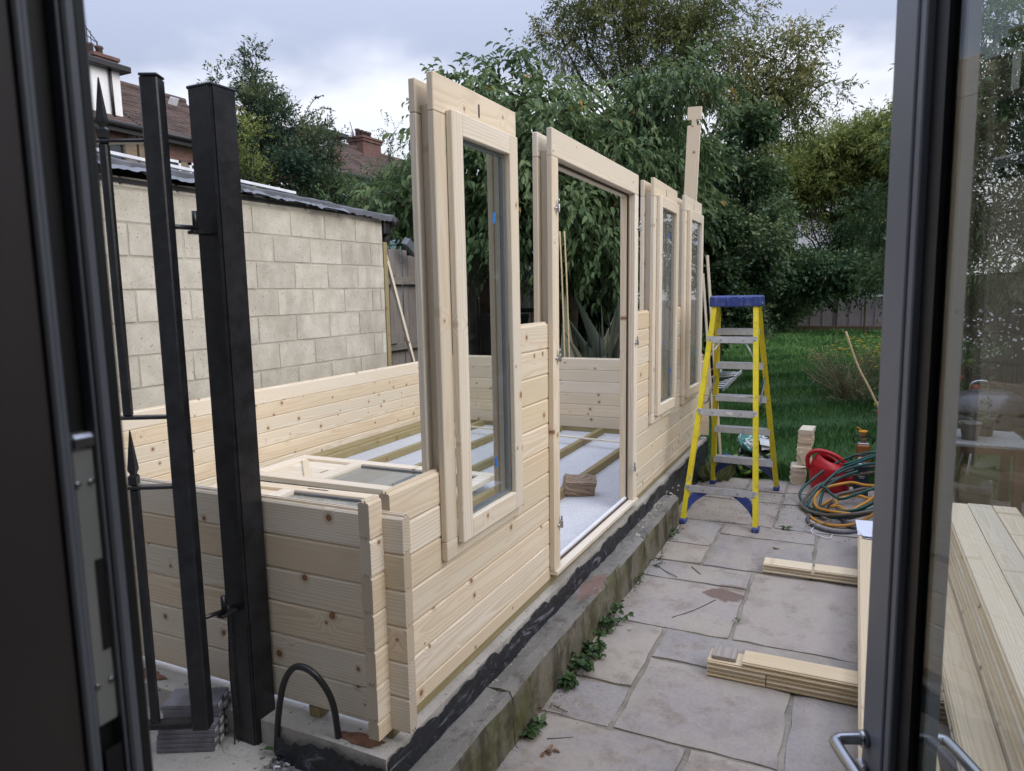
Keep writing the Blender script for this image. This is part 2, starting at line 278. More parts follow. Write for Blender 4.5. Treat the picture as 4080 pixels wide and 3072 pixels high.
def brick(name, a, b, mo):
    k = NT(name); p = k.pos(); sp = k.n('ShaderNodeSeparateXYZ'); k.l(p, sp.inputs[0]); v = k.comb(k.math('ADD', sp.outputs[0], sp.outputs[1]), sp.outputs[2], 0)
    t = k.n('ShaderNodeTexBrick'); k.l(v, t.inputs['Vector']); t.inputs['Color1'].default_value = a+(1,); t.inputs['Color2'].default_value = b+(1,); t.inputs['Mortar'].default_value = mo+(1,)
    t.inputs['Scale'].default_value = 1; t.inputs['Mortar Size'].default_value = .008; t.inputs['Brick Width'].default_value = .225; t.inputs['Row Height'].default_value = .075
    c = k.mix(k.rng(k.noise(p, 3, 5, .7), .4, .7, 0, .5), t.outputs[0], tuple(q*.5 for q in a)); MAT[name] = k.fin(c, .9)
brick('brick_red', (.155, .072, .056), (.115, .052, .044), (.13, .11, .1)); brick('brick_stock', (.24, .185, .12), (.19, .14, .09), (.2, .18, .15))
def rust():
    k = NT('rust'); p = k.pos(); n = k.noise(p, 14, 5, .7); c = k.mix(k.rng(n, .35, .65), (.10, .05, .035), (.27, .13, .075)); MAT['rust'] = k.fin(c, .85)
rust()
def stain():
    k = NT('stain_red'); p = k.pos(); n = k.noise(p, 10, 5, .7); c = k.mix(k.rng(n, .35, .65), (.185, .115, .10), (.25, .165, .14)); MAT['stain_red'] = k.fin(c, .7)
stain()
# ---------------------------------------------------------------- geometry helpers
def mk(name, mesh, mat=None, parent=None, loc=(0, 0, 0), rot=(0, 0, 0)):
    o = bpy.data.objects.new(name, mesh); C.objects.link(o); o.location = loc; o.rotation_euler = rot
    if parent is not None: o.parent = parent
    if mat is not None and mesh is not None and len(mesh.materials) == 0: mesh.materials.append(MAT[mat])
    return o
def tag(o, label, cat=None, group=None, kind=None):
    if label: o['label'] = label
    if cat: o['category'] = cat
    if group: o['group'] = group
    if kind: o['kind'] = kind
    return o
def thing(name, label, cat, loc=(0, 0, 0), rz=0, group=None):
    o = bpy.data.objects.new(name, None); C.objects.link(o); o.location = loc; o.rotation_euler = (0, 0, rz); o.empty_display_size = .1
    return tag(o, label, cat, group)
def empty(name, parent, loc=(0, 0, 0), rot=(0, 0, 0)):
    o = bpy.data.objects.new(name, None); C.objects.link(o); o.location = loc; o.rotation_euler = rot; o.parent = parent; o.empty_display_size = .1
    return o
def copy_tree(o, parent=None):
    q = o.copy(); C.objects.link(q); q.parent = parent
    for ch in o.children: copy_tree(ch, q)
    return q
def from_bm(bm, smooth=False):
    me = bpy.data.meshes.new('m'); bm.normal_update(); bm.to_mesh(me); bm.free()
    if smooth:
        for p in me.polygons: p.use_smooth = True
    return me
def from_py(v, f, smooth=False):
    me = bpy.data.meshes.new('m'); me.from_pydata([tuple(map(float, q)) for q in v], [], f); me.update()
    if smooth:
        for p in me.polygons: p.use_smooth = True
    return me
_bc = {}
def boxmesh(sx, sy, sz, bev=0.0, key=None):
    """box from (0,0,0) to (sx,sy,sz) with a small chamfer"""
    k = (round(sx, 4), round(sy, 4), round(sz, 4), round(bev, 4), key)
    if k in _bc: return _bc[k]
    bm = bmesh.new(); bmesh.ops.create_cube(bm, size=1)
    for v in bm.verts: v.co = Vector(((v.co.x+.5)*sx, (v.co.y+.5)*sy, (v.co.z+.5)*sz))
    if bev: bmesh.ops.bevel(bm, geom=bm.edges[:], offset=min(bev, .3*min(sx, sy, sz)), segments=1, affect='EDGES')
    _bc[k] = from_bm(bm); return _bc[k]
def box(name, x0, x1, y0, y1, z0, z1, mat, parent=None, bev=.0015, rot=(0, 0, 0)):
    return mk(name, boxmesh(x1-x0, y1-y0, z1-z0, bev, mat), mat, parent, (x0, y0, z0), rot)
def plank(name, axis, x0, x1, y0, y1, z0, z1, mat, parent=None, bev=.002):
    """box whose local X (the grain) runs along the given world axis"""
    if axis == 'X': return box(name, x0, x1, y0, y1, z0, z1, mat, parent, bev)
    if axis == 'Y': return mk(name, boxmesh(y1-y0, x1-x0, z1-z0, bev, mat), mat, parent, (x1, y0, z0), (0, 0, PI/2))
    return mk(name, boxmesh(z1-z0, y1-y0, x1-x0, bev, mat), mat, parent, (x1, y0, z0), (0, -PI/2, 0))
def prism(pts, h, smooth=False):
    n = len(pts); v = [(p[0], p[1], 0) for p in pts]+[(p[0], p[1], h) for p in pts]
    f = [tuple(range(n-1, -1, -1)), tuple(range(n, 2*n))]+[(i, (i+1) % n, n+(i+1) % n, n+i) for i in range(n)]
    return from_py(v, f, smooth)
def catmull(P, n=8, closed=False):
    P = [np.array(p, float) for p in P]; out = []
    Q = ([P[-1]]+P+[P[0], P[1]]) if closed else ([2*P[0]-P[1]]+P+[2*P[-1]-P[-2]])
    for i in range(1, len(Q)-2):
        a, b, c, d = Q[i-1], Q[i], Q[i+1], Q[i+2]
        for t in np.linspace(0, 1, n, endpoint=False):
            out.append(.5*((2*b)+(-a+c)*t+(2*a-5*b+4*c-d)*t*t+(-a+3*b-3*c+d)*t**3))
    if not closed: out.append(P[-1])
    return out
def tube_vf(P, R, k=8, closed=False, off=0):
    P = np.array(P, float); n = len(P); R = np.full(n, R) if np.isscalar(R) else np.array(R, float)
    T = np.gradient(P, axis=0); T /= np.linalg.norm(T, axis=1)[:, None]+1e-12
    a = np.array([0, 0, 1.0]) if abs(T[0][2]) < .9 else np.array([1.0, 0, 0]); nrm = np.cross(T[0], a); nrm /= np.linalg.norm(nrm)
    V = []
    for i in range(n):
        nrm = nrm-T[i]*np.dot(nrm, T[i]); nrm /= np.linalg.norm(nrm)+1e-12; b = np.cross(T[i], nrm)
        for j in range(k):
            w = 2*PI*j/k; V.append(P[i]+R[i]*(math.cos(w)*nrm+math.sin(w)*b))
    F = []
    for i in range(n if closed else n-1):
        for j in range(k):
            q = (i+1) % n; F.append((off+i*k+j, off+i*k+(j+1) % k, off+q*k+(j+1) % k, off+q*k+j))
    if not closed: F += [tuple(off+j for j in range(k-1, -1, -1)), tuple(off+(n-1)*k+j for j in range(k))]
    return V, F
def tube(P, R, k=8, closed=False):
    V, F = tube_vf(P, R, k, closed); return from_py(V, F, True)
def tubes(L_, k=5):
    V, F = [], []
    for P, R in L_:
        v, f = tube_vf(P, R, k, False, len(V)); V += v; F += f
    return from_py(V, F, True)
def lathe(prof, k=20, smooth=True, cap=True):
    V = [(r*math.cos(2*PI*j/k), r*math.sin(2*PI*j/k), z) for r, z in prof for j in range(k)]; n = len(prof)
    F = [(i*k+j, i*k+(j+1) % k, (i+1)*k+(j+1) % k, (i+1)*k+j) for i in range(n-1) for j in range(k)]
    if cap: F += [tuple(range(k-1, -1, -1)), tuple((n-1)*k+j for j in range(k))]
    return from_py(V, F, smooth)
def grid(f, nu, nv, smooth=True):
    V = [f(i/(nu-1), j/(nv-1)) for i in range(nu) for j in range(nv)]
    F = [(i*nv+j, (i+1)*nv+j, (i+1)*nv+j+1, i*nv+j+1) for i in range(nu-1) for j in range(nv-1)]
    return from_py(V, F, smooth)
def jit(a): return random.uniform(-a, a)
def wave(x, seed=0):
    return .5*math.sin(x*2.3+seed)+.3*math.sin(x*5.1+seed*1.7+1)+.2*math.sin(x*11.7+seed*2.3+2)
def joinm(parts, mats=None, smooth=None):
    """join meshes [(mesh, matrix or None[, material name])] into one mesh"""
    bm = bmesh.new(); names = []; out = bpy.data.meshes.new('m')
    for pt in parts:
        me, mx = pt[0], pt[1]; mn = pt[2] if len(pt) > 2 else None
        n0 = len(bm.faces); v0 = len(bm.verts); bm.from_mesh(me); bm.verts.ensure_lookup_table(); bm.faces.ensure_lookup_table()
        if mx is not None: bmesh.ops.transform(bm, matrix=mx, verts=bm.verts[v0:])
        if mn:
            if mn not in names: names.append(mn)
            for f in bm.faces[n0:]: f.material_index = names.index(mn)
    bm.to_mesh(out); bm.free()
    for mn in names: out.materials.append(MAT[mn])
    return out
def TR(x=0, y=0, z=0, rx=0, ry=0, rz=0): return Matrix.Translation((x, y, z)) @ Euler((rx, ry, rz)).to_matrix().to_4x4()
def bxm(x0, x1, y0, y1, z0, z1, bev=.001): return (boxmesh(x1-x0, y1-y0, z1-z0, bev, 'j'), Matrix.Translation((x0, y0, z0)))
# ---------------------------------------------------------------- leaves
def leaves(P, D, Nn, Ln, wr=.42, tint=None, fold=.12, shape=4):
    """many folded leaves as one mesh; P base points, D directions, Nn face normals, Ln lengths"""
    n = len(P); D = D/(np.linalg.norm(D, axis=1)[:, None]+1e-9); sd_ = np.cross(D, Nn); sd_ /= np.linalg.norm(sd_, axis=1)[:, None]+1e-9
    up = np.cross(sd_, D); L1 = Ln[:, None]; w = L1*wr*.5
    if shape == 4:
        A = P; B = P+D*L1*.42+sd_*w+up*L1*fold; Cc = P+D*L1; E = P+D*L1*.42-sd_*w+up*L1*fold
        V = np.stack([A, B, Cc, E], 1).reshape(-1, 3); i = np.arange(n)*4
        F = np.stack([i, i+1, i+2, i, i+2, i+3], 1).reshape(-1, 3); per = 4
    else:
        A = P; M1 = P+D*L1*.5-up*L1*.04; Tt = P+D*L1-up*L1*.22
        B1 = P+D*L1*.28+sd_*w*.85+up*L1*fold; B2 = P+D*L1*.66+sd_*w*.8+up*L1*fold*.3; E1 = P+D*L1*.28-sd_*w*.85+up*L1*fold; E2 = P+D*L1*.66-sd_*w*.8+up*L1*fold*.3
        V = np.stack([A, B1, B2, Tt, E2, E1, M1], 1).reshape(-1, 3); i = np.arange(n)*7
        F = np.stack([i, i+1, i+6, i+1, i+2, i+6, i+2, i+3, i+6, i+3, i+4, i+6, i+4, i+5, i+6, i+5, i, i+6], 1).reshape(-1, 3); per = 7
    me = bpy.data.meshes.new('m'); me.vertices.add(len(V)); me.vertices.foreach_set('co', V.astype(np.float32).ravel())
    me.loops.add(F.size); me.loops.foreach_set('vertex_index', F.astype(np.int32).ravel())
    me.polygons.add(len(F)); me.polygons.foreach_set('loop_start', (np.arange(len(F))*3).astype(np.int32))
    me.update(calc_edges=True)
    if tint is None: tint = RNG.random(n)
    at = me.attributes.new('tint', 'FLOAT', 'POINT'); at.data.foreach_set('value', np.repeat(np.where(RNG.random(n) < .006, .99, np.clip(tint, 0, .95)) if shape == 7 or n > 5000 else np.clip(tint, 0, 1), per).astype(np.float32))
    return me
def rdir(n):
    v = RNG.normal(size=(n, 3)); return v/np.linalg.norm(v, axis=1)[:, None]
def crown_mesh(blobs, dens, tw, nl, ll, wr=.42, droop=.4, upb=.0, lit=.35, shape=4, shell=.5, spread=.8, cf=.36, ck=1.0):
    """sprays of leaves along twigs that fill ellipsoids; blobs (x,y,z,rx,ry,rz[,weight])"""
    PP, DD, NN, LL, TT = [], [], [], [], []; tws = []
    for b in blobs:
        c = np.array(b[:3]); r = np.array(b[3:6]); w = b[6] if len(b) > 6 else 1.0
        n = max(3, int(dens*w*(r[0]*r[1]*r[2])**(2/3)*4))
        # secondary clumps give an uneven outline, gaps and light and dark masses
        rm = float(np.mean(r)); m_ = max(6, int(9*rm**.7*ck)); cu = rdir(m_); cr = shell+(1-shell)*RNG.random(m_)**.6
        cc = cu*r*(cr*.92)[:, None]; ctint = RNG.normal(size=m_)*.15; cs = (cf*(.7+.6*RNG.random(m_)))
        wi = RNG.integers(0, m_, n); v_ = rdir(n); vr = RNG.random(n)**.5
        loc = cc[wi]+v_*r*(cs[wi]*vr)[:, None]; pos = c+loc; u = loc/r; rad = np.linalg.norm(u, axis=1); u = u/(rad[:, None]+1e-6); u = .5*u+.6*v_; u /= np.linalg.norm(u, axis=1)[:, None]
        td = u+rdir(n)*.7; td[:, 2] += upb-droop*.5; td /= np.linalg.norm(td, axis=1)[:, None]
        cl = .47+lit*(u[:, 2]*.6+.5*(rad-.8))+RNG.normal(size=n)*.10+ctint[wi]  # light put into leaf tint: tops and outer sprays paler, inside and undersides darker
        tl = tw*(.6+.8*RNG.random(n))
        for q in range(nl):
            f = (q+.5)/nl
            p = pos+td*(tl*f)[:, None]; p[:, 2] -= droop*.35*tl*f*f
            side = np.cross(td, rdir(n)); side /= np.linalg.norm(side, axis=1)[:, None]
            d = td*.75+side*spread; d[:, 2] -= droop
            nn = rdir(n)*.8; nn[:, 2] += 1.0
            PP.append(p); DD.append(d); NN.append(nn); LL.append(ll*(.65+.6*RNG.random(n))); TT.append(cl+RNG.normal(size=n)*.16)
        tws.append((pos, td, tl))
    return leaves(np.concatenate(PP), np.concatenate(DD), np.concatenate(NN), np.concatenate(LL), wr, np.concatenate(TT), .12, shape), tws
def limb(a, b, r0, r1, bend=.12, n=5):
    a, b = np.array(a, float), np.array(b, float); mid = [a+(b-a)*t+np.array([jit(bend), jit(bend), jit(bend*.4)])*math.sin(PI*t) for t in np.linspace(0, 1, n)]
    return mid, np.linspace(r0, r1, n)
def tree(name, label, base, top, blobs, mat, dens, tw, nl, ll, trunk_r=.12, group=None, cat='tree', lean=(0, 0), limbs=None, **kw):
    base = np.array(base, float); t = thing(name, label, cat, tuple(base), 0, group)
    L_ = []; fork = base+np.array([lean[0]*.5, lean[1]*.5, (top-base[2])*.38])
    L_.append(limb(base-np.array([0, 0, .05]), fork, trunk_r, trunk_r*.7, .08))
    order = blobs if limbs is None else blobs[:limbs]
    for b in order:
        L_.append(limb(fork, b[:3], trunk_r*.45, trunk_r*.08, .25, 6))
        for q in range(3):
            u = rdir(1)[0]; u[2] = abs(u[2]); L_.append(limb(b[:3], np.array(b[:3])+u*np.array(b[3:6])*.85, trunk_r*.10, trunk_r*.03, .1, 4))
    L_ = [([p-base for p in P], R) for P, R in L_]
    mk('trunk', tubes(L_, 7), 'bark', t)
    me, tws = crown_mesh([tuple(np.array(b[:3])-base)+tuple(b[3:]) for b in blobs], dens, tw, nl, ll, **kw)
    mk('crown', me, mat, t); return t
# ---------------------------------------------------------------- the setting: ground, patio, slab, beam
def struct(o): o['kind'] = 'structure'; return o
struct(mk('ground', from_py([(-60, -60, -.06), (120, -60, -.06), (120, 90, -.06), (-60, 90, -.06)], [(0, 1, 2, 3)]), 'soil'))
def lawnz(x, y): return .012*math.sin(x*1.3)*math.sin(y*1.7+1)
lw = struct(mk('lawn', grid(lambda u, v: (4.9+u*23.4, -3.3+v*7.2, -.015+lawnz(4.9+u*23.4, -3.3+v*7.2)), 60, 20), 'leaf_grass'))
me = lw.data; at = me.attributes.new('tint', 'FLOAT', 'POINT'); at.data.foreach_set('value', np.full(len(me.vertices), .22, np.float32))
def grass_patch(n, fx, fy, h, mat, name, label, clump=.0, ok=None):
    x = fx(RNG.random(n)); y = fy(RNG.random(n)); keep = np.ones(n, bool) if ok is None else ok(x, y); x, y = x[keep], y[keep]; n = len(x)
    P = np.stack([x, y, np.full(n, -.02)], 1); D = rdir(n)*.75; D[:, 2] = .9+.5*RNG.random(n); Nn = rdir(n); Nn[:, 2] *= .3
    t = .42+.26*np.sin(x*2.1+1.3*np.sin(y*2.4))*np.cos(y*2.9+x*.7)+.12*np.sin(x*6.3+y*5.1)+RNG.normal(size=n)*.16
    hh = h*(.6+.7*RNG.random(n))*(1+.35*np.sin(x*3.1+y*2))*(1+np.clip((x-7)/14, 0, 1.2))
    o = mk(name, leaves(P, D, Nn, hh, .13, t, .03), mat); tag(o, label, None, None, 'stuff'); return o
grass_patch(120000, lambda u: 4.95+23*u**1.75, lambda v: -3.2+7.0*v, .075, 'leaf_grass', 'lawn_grass', 'short green grass covering the long garden lawn',
            ok=lambda x, y: (x > 5.02+.08*np.sin(y*7)) & ~((x < 5.25) & (y > -.08)) & (y < 1.6+(x-5)*.5) & (np.abs(y+.3) < 1.4+.3*(x-4)))
# patio
pat = struct(mk('patio', from_py([(-1.35, -3.3, -.0075), (5.02, -3.3, -.0075), (5.02, .05, -.0075), (-1.35, .05, -.0075)], [(0, 1, 2, 3)]), 'joint_sand'))
SL = [(.81, 1.13, -.47, -.15), (1.13, 1.75, -.47, -.15), (1.75, 2.40, -.79, -.15), (2.40, 2.69, -.79, -.15), (2.69, 3.05, -.47, -.15), (3.05, 3.60, -.47, -.15), (3.33, 3.60, -1.11, -.47),
      (2.69, 3.33, -1.11, -.47), (2.69, 3.60, -1.72, -1.11), (1.75, 2.69, -1.72, -.79), (1.43, 1.75, -1.42, -.47), (.81, 1.43, -1.11, -.47), (.81, 1.43, -1.42, -1.11), (.81, 1.75, -2.1, -1.42),
      (.20, .81, -.78, -.15), (.20, .81, -1.42, -.78), (.20, .81, -2.1, -1.42), (-.45, .20, -.62, -.15), (-.45, .20, -1.3, -.62), (-.45, .2, -2.1, -1.3), (3.60, 4.24, -.81, -.15), (3.60, 4.24, -1.42, -.81), (3.60, 4.55, -2.1, -1.42),
      (4.24, 4.57, -.49, -.12), (4.24, 4.57, -.81, -.49), (4.24, 4.6, -1.42, -.81), (4.57, 4.97, -.49, -.10), (4.57, 4.97, -.81, -.49), (4.60, 5.0, -1.42, -.81), (4.55, 5.0, -2.1, -1.42), (1.75, 2.69, -2.4, -1.72), (2.69, 3.6, -2.4, -1.72),
      (-1.3, -.45, -.8, -.15), (-1.3, -.45, -2.1, -.8), (.2, 1.75, -2.7, -2.1), (3.6, 5.0, -2.7, -2.1), (1.75, 3.6, -3.0, -2.4)]
def slabmesh(w, d):
    bm = bmesh.new(); nx, ny = max(3, int(w/.07)), max(3, int(d/.07)); rs = random.random()*50; vs = []
    for i in range(nx+1):
        for j in range(ny+1):
            x, y = w*i/nx, d*j/ny
            if i in (0, nx): x += .007*wave(y*9, rs+i)
            if j in (0, ny): y += .007*wave(x*9, rs+j+3)
            z = .003*wave(x*4+y*3, rs)+.0015*jit(1)-(.006 if i in (0, nx) or j in (0, ny) else 0)
            vs.append(bm.verts.new((x, y, z)))
    for i in range(nx):
        for j in range(ny): bm.faces.new((vs[i*(ny+1)+j], vs[(i+1)*(ny+1)+j], vs[(i+1)*(ny+1)+j+1], vs[i*(ny+1)+j+1]))
    e = bmesh.ops.extrude_edge_only(bm, edges=[q for q in bm.edges if q.is_boundary])
    for v in e['geom']:
        if isinstance(v, bmesh.types.BMVert): v.co.z -= .03
    return from_bm(bm)
for (a, b, c_, d) in SL:
    g = .0115
    mk('paving_slab', slabmesh(b-a-2*g, d-c_-2*g), 'sandstone', pat, (a+g, c_+g, .005+jit(.003)))
# concrete base of the cabin, raised ground beside the house
ZS = .309
base = struct(mk('concrete_base', from_py([(-.075, -.03, 0), (5.21, -.03, 0), (5.21, 3.12, 0), (-.075, 3.12, 0), (-.075, -.03, ZS), (5.21, -.03, ZS), (5.21, 3.12, ZS), (-.075, 3.12, ZS)],
       [(0, 1, 5, 4), (1, 2, 6, 5), (2, 3, 7, 6), (3, 0, 4, 7), (4, 5, 6, 7)]), 'slab_conc'))
# uneven apron poured round the gate post
AP = [(-.080, .36), (-.12, .40), (-.19, .40), (-.27, .52), (-.34, .62), (-.40, .80), (-.52, 1.2), (-.7, 3.1), (-.080, 3.1)]
def apron():
    P = catmull([(x, y, 0) for x, y in AP[:-1]], 6)+[np.array([-.080, 3.1, 0])]; P = [(p[0]+jit(.008), p[1]+jit(.008)) for p in P]
    return prism(P, .216)
struct(mk('concrete_apron', apron(), 'slab_rough'))
struct(mk('post_footing', lathe([(.135, .19), (.115, .219), (.085, .226), (.05, .229)], 11, False), 'slab_rough', None, (-.055, .54, 0)))
edge = struct(mk('slab_edge_strip', prism([(-.085, -.036), (5.215, -.036), (5.215, .003), (.045, .003), (.045, 3.1), (-.078, 3.1), (-.082, .42), (-.079, .2)], .3105), 'slab_rough'))
struct(mk('path', from_py([(-1.38, -.02, .2), (-.03, -.02, .2), (-.03, 3.3, .2), (-1.38, 3.3, .2)], [(0, 1, 2, 3)]), 'path_conc'))
def memb(P0, P1, zt, zb, n, nrm, seed):
    P0, P1, nrm = np.array(P0, float), np.array(P1, float), np.array(nrm, float); V, F = [], []; L_ = np.linalg.norm(P1-P0)
    for i in range(n):
        t = i/(n-1); p = P0+(P1-P0)*t; s = t*L_
        top = zt(s)+.016*wave(s*5, seed)+.008*jit(1); bot = zb(s)
        for k in range(5):
            q = k/4; off = .006+.010*abs(wave(s*3+q*2, seed+q))+.012*q
            V.append(tuple(p+nrm*off)+(top+(bot-top)*q,))
    for i in range(n-1):
        for k in range(4): F.append((i*5+k, (i+1)*5+k, (i+1)*5+k+1, i*5+k+1))
    return from_py(V, F, True)
tag(mk('damp_proof_membrane', memb((-.08, -.036), (5.22, -.036), lambda s: .303-.012*s/5, lambda s: .19 if s < 3.3 else -.02, 260, (0, -1), 1), 'membrane'), 'black plastic damp membrane wrapped round the edge of the cabin slab', 'membrane')
tag(mk('damp_proof_membrane', memb((-.090, .40), (-.090, -.036), lambda s: .285, lambda s: .19, 40, (-1, 0), 5), 'membrane'), 'short strip of black plastic membrane on the slab end by the gate post', 'membrane')
# kerb beam: three cast pieces
def beam(x0, x1, zt, sd_):
    n = int((x1-x0)/.05)+2; prof = [(-.03, 0), (-.03, 1), (-.06, 1), (-.11, 1), (-.150, 1), (-.163, .94), (-.166, .7), (-.168, .35), (-.170, 0)]; V, F = [], []
    for i in range(n):
        x = x0+(x1-x0)*i/(n-1)
        for j, (y, z) in enumerate(prof):
            V.append((x+(jit(.004) if i in (0, n-1) else 0), y+.004*wave(x*3+j, sd_)+jit(.0015), z*zt+(.006*wave(x*2+j*.7, sd_+j) if z > .3 else 0)+jit(.0015)))
    m_ = len(prof)
    for i in range(n-1):
        for j in range(m_-1): F.append((i*m_+j, i*m_+j+1, (i+1)*m_+j+1, (i+1)*m_+j))
    F += [tuple(range(m_-1, -1, -1)), tuple((n-1)*m_+j for j in range(m_))]
    me = from_py(V, F, False); me.materials.append(MAT['beam_top']); me.materials.append(MAT['beam_side'])
    for p in me.polygons: p.material_index = 0 if p.normal.z > .5 else 1
    return me
kb = thing('kerb_beam', 'long weathered concrete kerb with mossy side beside the paving', 'kerb', (-1.3, -.1, 0))
for x0, x1, sd_ in ((-1.3, .55, 1), (.556, 2.455, 2.2), (2.463, 3.42, 4)):
    o = mk('beam', beam(x0, x1, .215, sd_), None, kb, (1.3, .1, 0))
# dirt and mortar crumbs on the beam and paving
def crumbs(n, fx, fy, z, smin, smax, mat, name, label, sq=.6):
    V, F = [], []
    for i in range(n):
        x, y = fx(), fy(); s = random.uniform(smin, smax)*random.random()**.7+smin*.5; zz = z(x, y) if callable(z) else z
        a = random.random()*6.28; k = 5; b = len(V)
        for j in range(k): w = a+j*2*PI/k; V.append((x+s*math.cos(w)*random.uniform(.6, 1.2), y+s*math.sin(w)*random.uniform(.5, 1.1), zz-.001))
        V.append((x+jit(s*.4), y+jit(s*.4), zz+s*sq*random.uniform(.5, 1.2)))
        F += [(b+j, b+(j+1) % k, b+k) for j in range(k)]
    return tag(mk(name, from_py(V, F), mat), label, None, None, 'stuff')
crumbs(520, lambda: random.uniform(.1, 3.4), lambda: -.035-.10*random.random()**1.8, .213, .002, .008, 'slab_rough', 'mortar_crumbs', 'pale mortar crumbs scattered along the kerb top')
crumbs(160, lambda: random.gauss(3.0, .28), lambda: -.04-.09*random.random(), .213, .004, .016, 'mortar', 'mortar_lumps', 'lumps of dried mortar on the far end of the kerb', .8)
crumbs(900, lambda: random.uniform(.2, 3.5), lambda: -.172-abs(random.gauss(0, .035)), .003, .001, .006, 'twig', 'leaf_litter', 'brown leaf litter along the foot of the kerb')
crumbs(1500, lambda: random.gauss(4.15, .3), lambda: random.uniform(-1.35, -.2), .004, .001, .007, 'soil', 'soil_crumbs', 'dark soil spilled across the far paving slabs', .4)
crumbs(500, lambda: random.uniform(.2, 4.9), lambda: random.uniform(-1.35, -.17), .004, .0008, .003, 'soil', 'grit', 'fine dark grit on the paving')
crumbs(260, lambda: random.uniform(-.9, -.1), lambda: random.uniform(.0, 1.0), .2, .001, .006, 'stone_pebble', 'path_grit', 'loose grit on the concrete beside the gate post')
# rust stains and the reddish patch: thin flat stains with ragged outlines
def blot(name, cx, cy, z, rx, ry, mat, label, cat='stain', seed=0, n=40, parent=None):
    V = [(cx, cy, z)]
    for j in range(n):
        w = 2*PI*j/n; q = 1+.22*wave(w*1.5, seed)+.10*jit(1); V.append((cx+rx*q*math.cos(w), cy+ry*q*math.sin(w), z))
    o = mk(name, from_py(V, [(0, 1+j, 1+(j+1) % n) for j in range(n)]), mat, parent)
    return o if parent else tag(o, label, cat)
blot('rust_stain', -.035, .10, ZS+.0055, .028, .085, 'rust', 'brown rust stain on the slab under the cabin corner', seed=2)
blot('rust_stain', -.035, 1.12, ZS+.0055, .03, .10, 'rust', 'brown rust blotch on the concrete behind the gate', seed=4)
# ---------------------------------------------------------------- the log cabin
Lh = .118125; T = .04; Z0 = .35
cab = thing('log_cabin', 'half built pale timber log cabin with loose window and door frames standing', 'cabin', (0, 0, Z0))
PROF = [(0, .0068), (.0042, 0), (.0095, 0), (.0095, .0095), (.0175, .0095), (.0175, 0), (.0225, 0), (.0225, .0095), (.0305, .0095), (.0305, 0), (.0358, 0), (T, .0068), (T, Lh-.0078), (.0358, Lh-.0012),
        (.0295, Lh-.0012), (.029, Lh+.0068), (.024, Lh+.0068), (.0235, Lh-.0012), (.0165, Lh-.0012), (.016, Lh+.0068), (.011, Lh+.0068), (.0105, Lh-.0012), (.0042, Lh-.0012), (0, Lh-.0078)]
HALF = [(0, 0), (T, 0)]+[(y, z-Lh/2) for y, z in PROF[12:]]
def logmesh(ln, prof=PROF, cuts=None):
    """extruded log, local X along the grain; cuts: list of (x0,x1) where the upper half is notched away"""
    V, F = [], []
    def seg(a, b, pr):
        o = len(V); n = len(pr); V.extend([(a, y, z) for y, z in pr]); V.extend([(b, y, z) for y, z in pr])
        F.append(tuple(o+j for j in range(n-1, -1, -1))); F.append(tuple(o+n+j for j in range(n)))
        F.extend([(o+j, o+(j+1) % n, o+n+(j+1) % n, o+n+j) for j in range(n)])
    if not cuts: seg(0, ln, prof)
    else:
        x = 0; low = [(y, min(z, Lh/2)) for y, z in prof[:12]]+[(T, Lh/2), (0, Lh/2)]
        for a, b in cuts:
            seg(x, a, prof); seg(a, b, [(0.0006, .004), (.0006, Lh/2), (T-.0006, Lh/2), (T-.0006, .004)][::-1]); x = b
        seg(x, ln, prof)
    me = from_py(V, F); me.materials.append(MAT['pine']); me.materials.append(MAT['pine_end'])
    for p in me.polygons: p.material_index = 1 if abs(p.normal.x) > .9 else 0
    return me
_lm = {}
def log_(x, y, z, ln, rz=0.0, half=False, cuts=None, mat=None):
    key = (round(ln, 3), half, tuple(cuts) if cuts else None, mat)
    if key not in _lm:
        _lm[key] = logmesh(ln, HALF if half else PROF, cuts)
        if mat: _lm[key].materials[0] = MAT[mat]
    o = mk('log', _lm[key], None, cab, (x, y, z-Z0), (0, 0, rz)); return o
E1, E2 = .066, .073; XF = 5.075; YB = 3.0
W1 = (.338, .972); DR = (1.325, 2.765); W3 = (3.155, 3.855); W4 = (4.165, 4.850)
ends = (-E1, XF+T+E1)
op = [(W1[0]+.03, W1[1]-.03), (DR[0]+.02, DR[1]-.02), (W3[0]+.03, W3[1]-.03), (W4[0]+.03, W4[1]-.03)]
log_(ends[0], 0, Z0, op[1][0]-ends[0], half=True); log_(op[1][1], 0, Z0, ends[1]-op[1][1], half=True)
for k in range(10):
    z = Z0+Lh*(k+.5)
    if k < 3: segs = [(ends[0], op[1][0]), (op[1][1], ends[1])]
    elif k < 6: segs = [(ends[0], op[0][0]), (op[0][1], op[1][0]), (op[1][1], op[2][0]), (op[2][1], op[3][0]), (op[3][1], ends[1])]
    else: segs = [(op[0][1], op[1][0]), (op[1][1], op[2][0]), (op[2][1], op[3][0])]
    for a, b in segs:
        cuts = None; mt = None
        if k == 5 and a == ends[0]: cuts = [(E1-.001, E1+T+.001)]
        if k == 5 and b == ends[1]: cuts = [(b-a-E1-T-.001, b-a-E1+.001)]
        if (k, round(a, 2)) in ((6, round(op[0][1], 2)), (7, round(op[0][1], 2)), (3, round(op[0][1], 2))) or (k == 1 and a > 1): mt = 'pine_yellow'
        log_(a, 0, z, b-a, cuts=cuts, mat=mt)
for i in (0, 2, 3): plank('sill_log', 'X', op[i][0], op[i][1], .001, T-.001, Z0+3.5*Lh-Z0, .80-Z0, 'pine', cab)
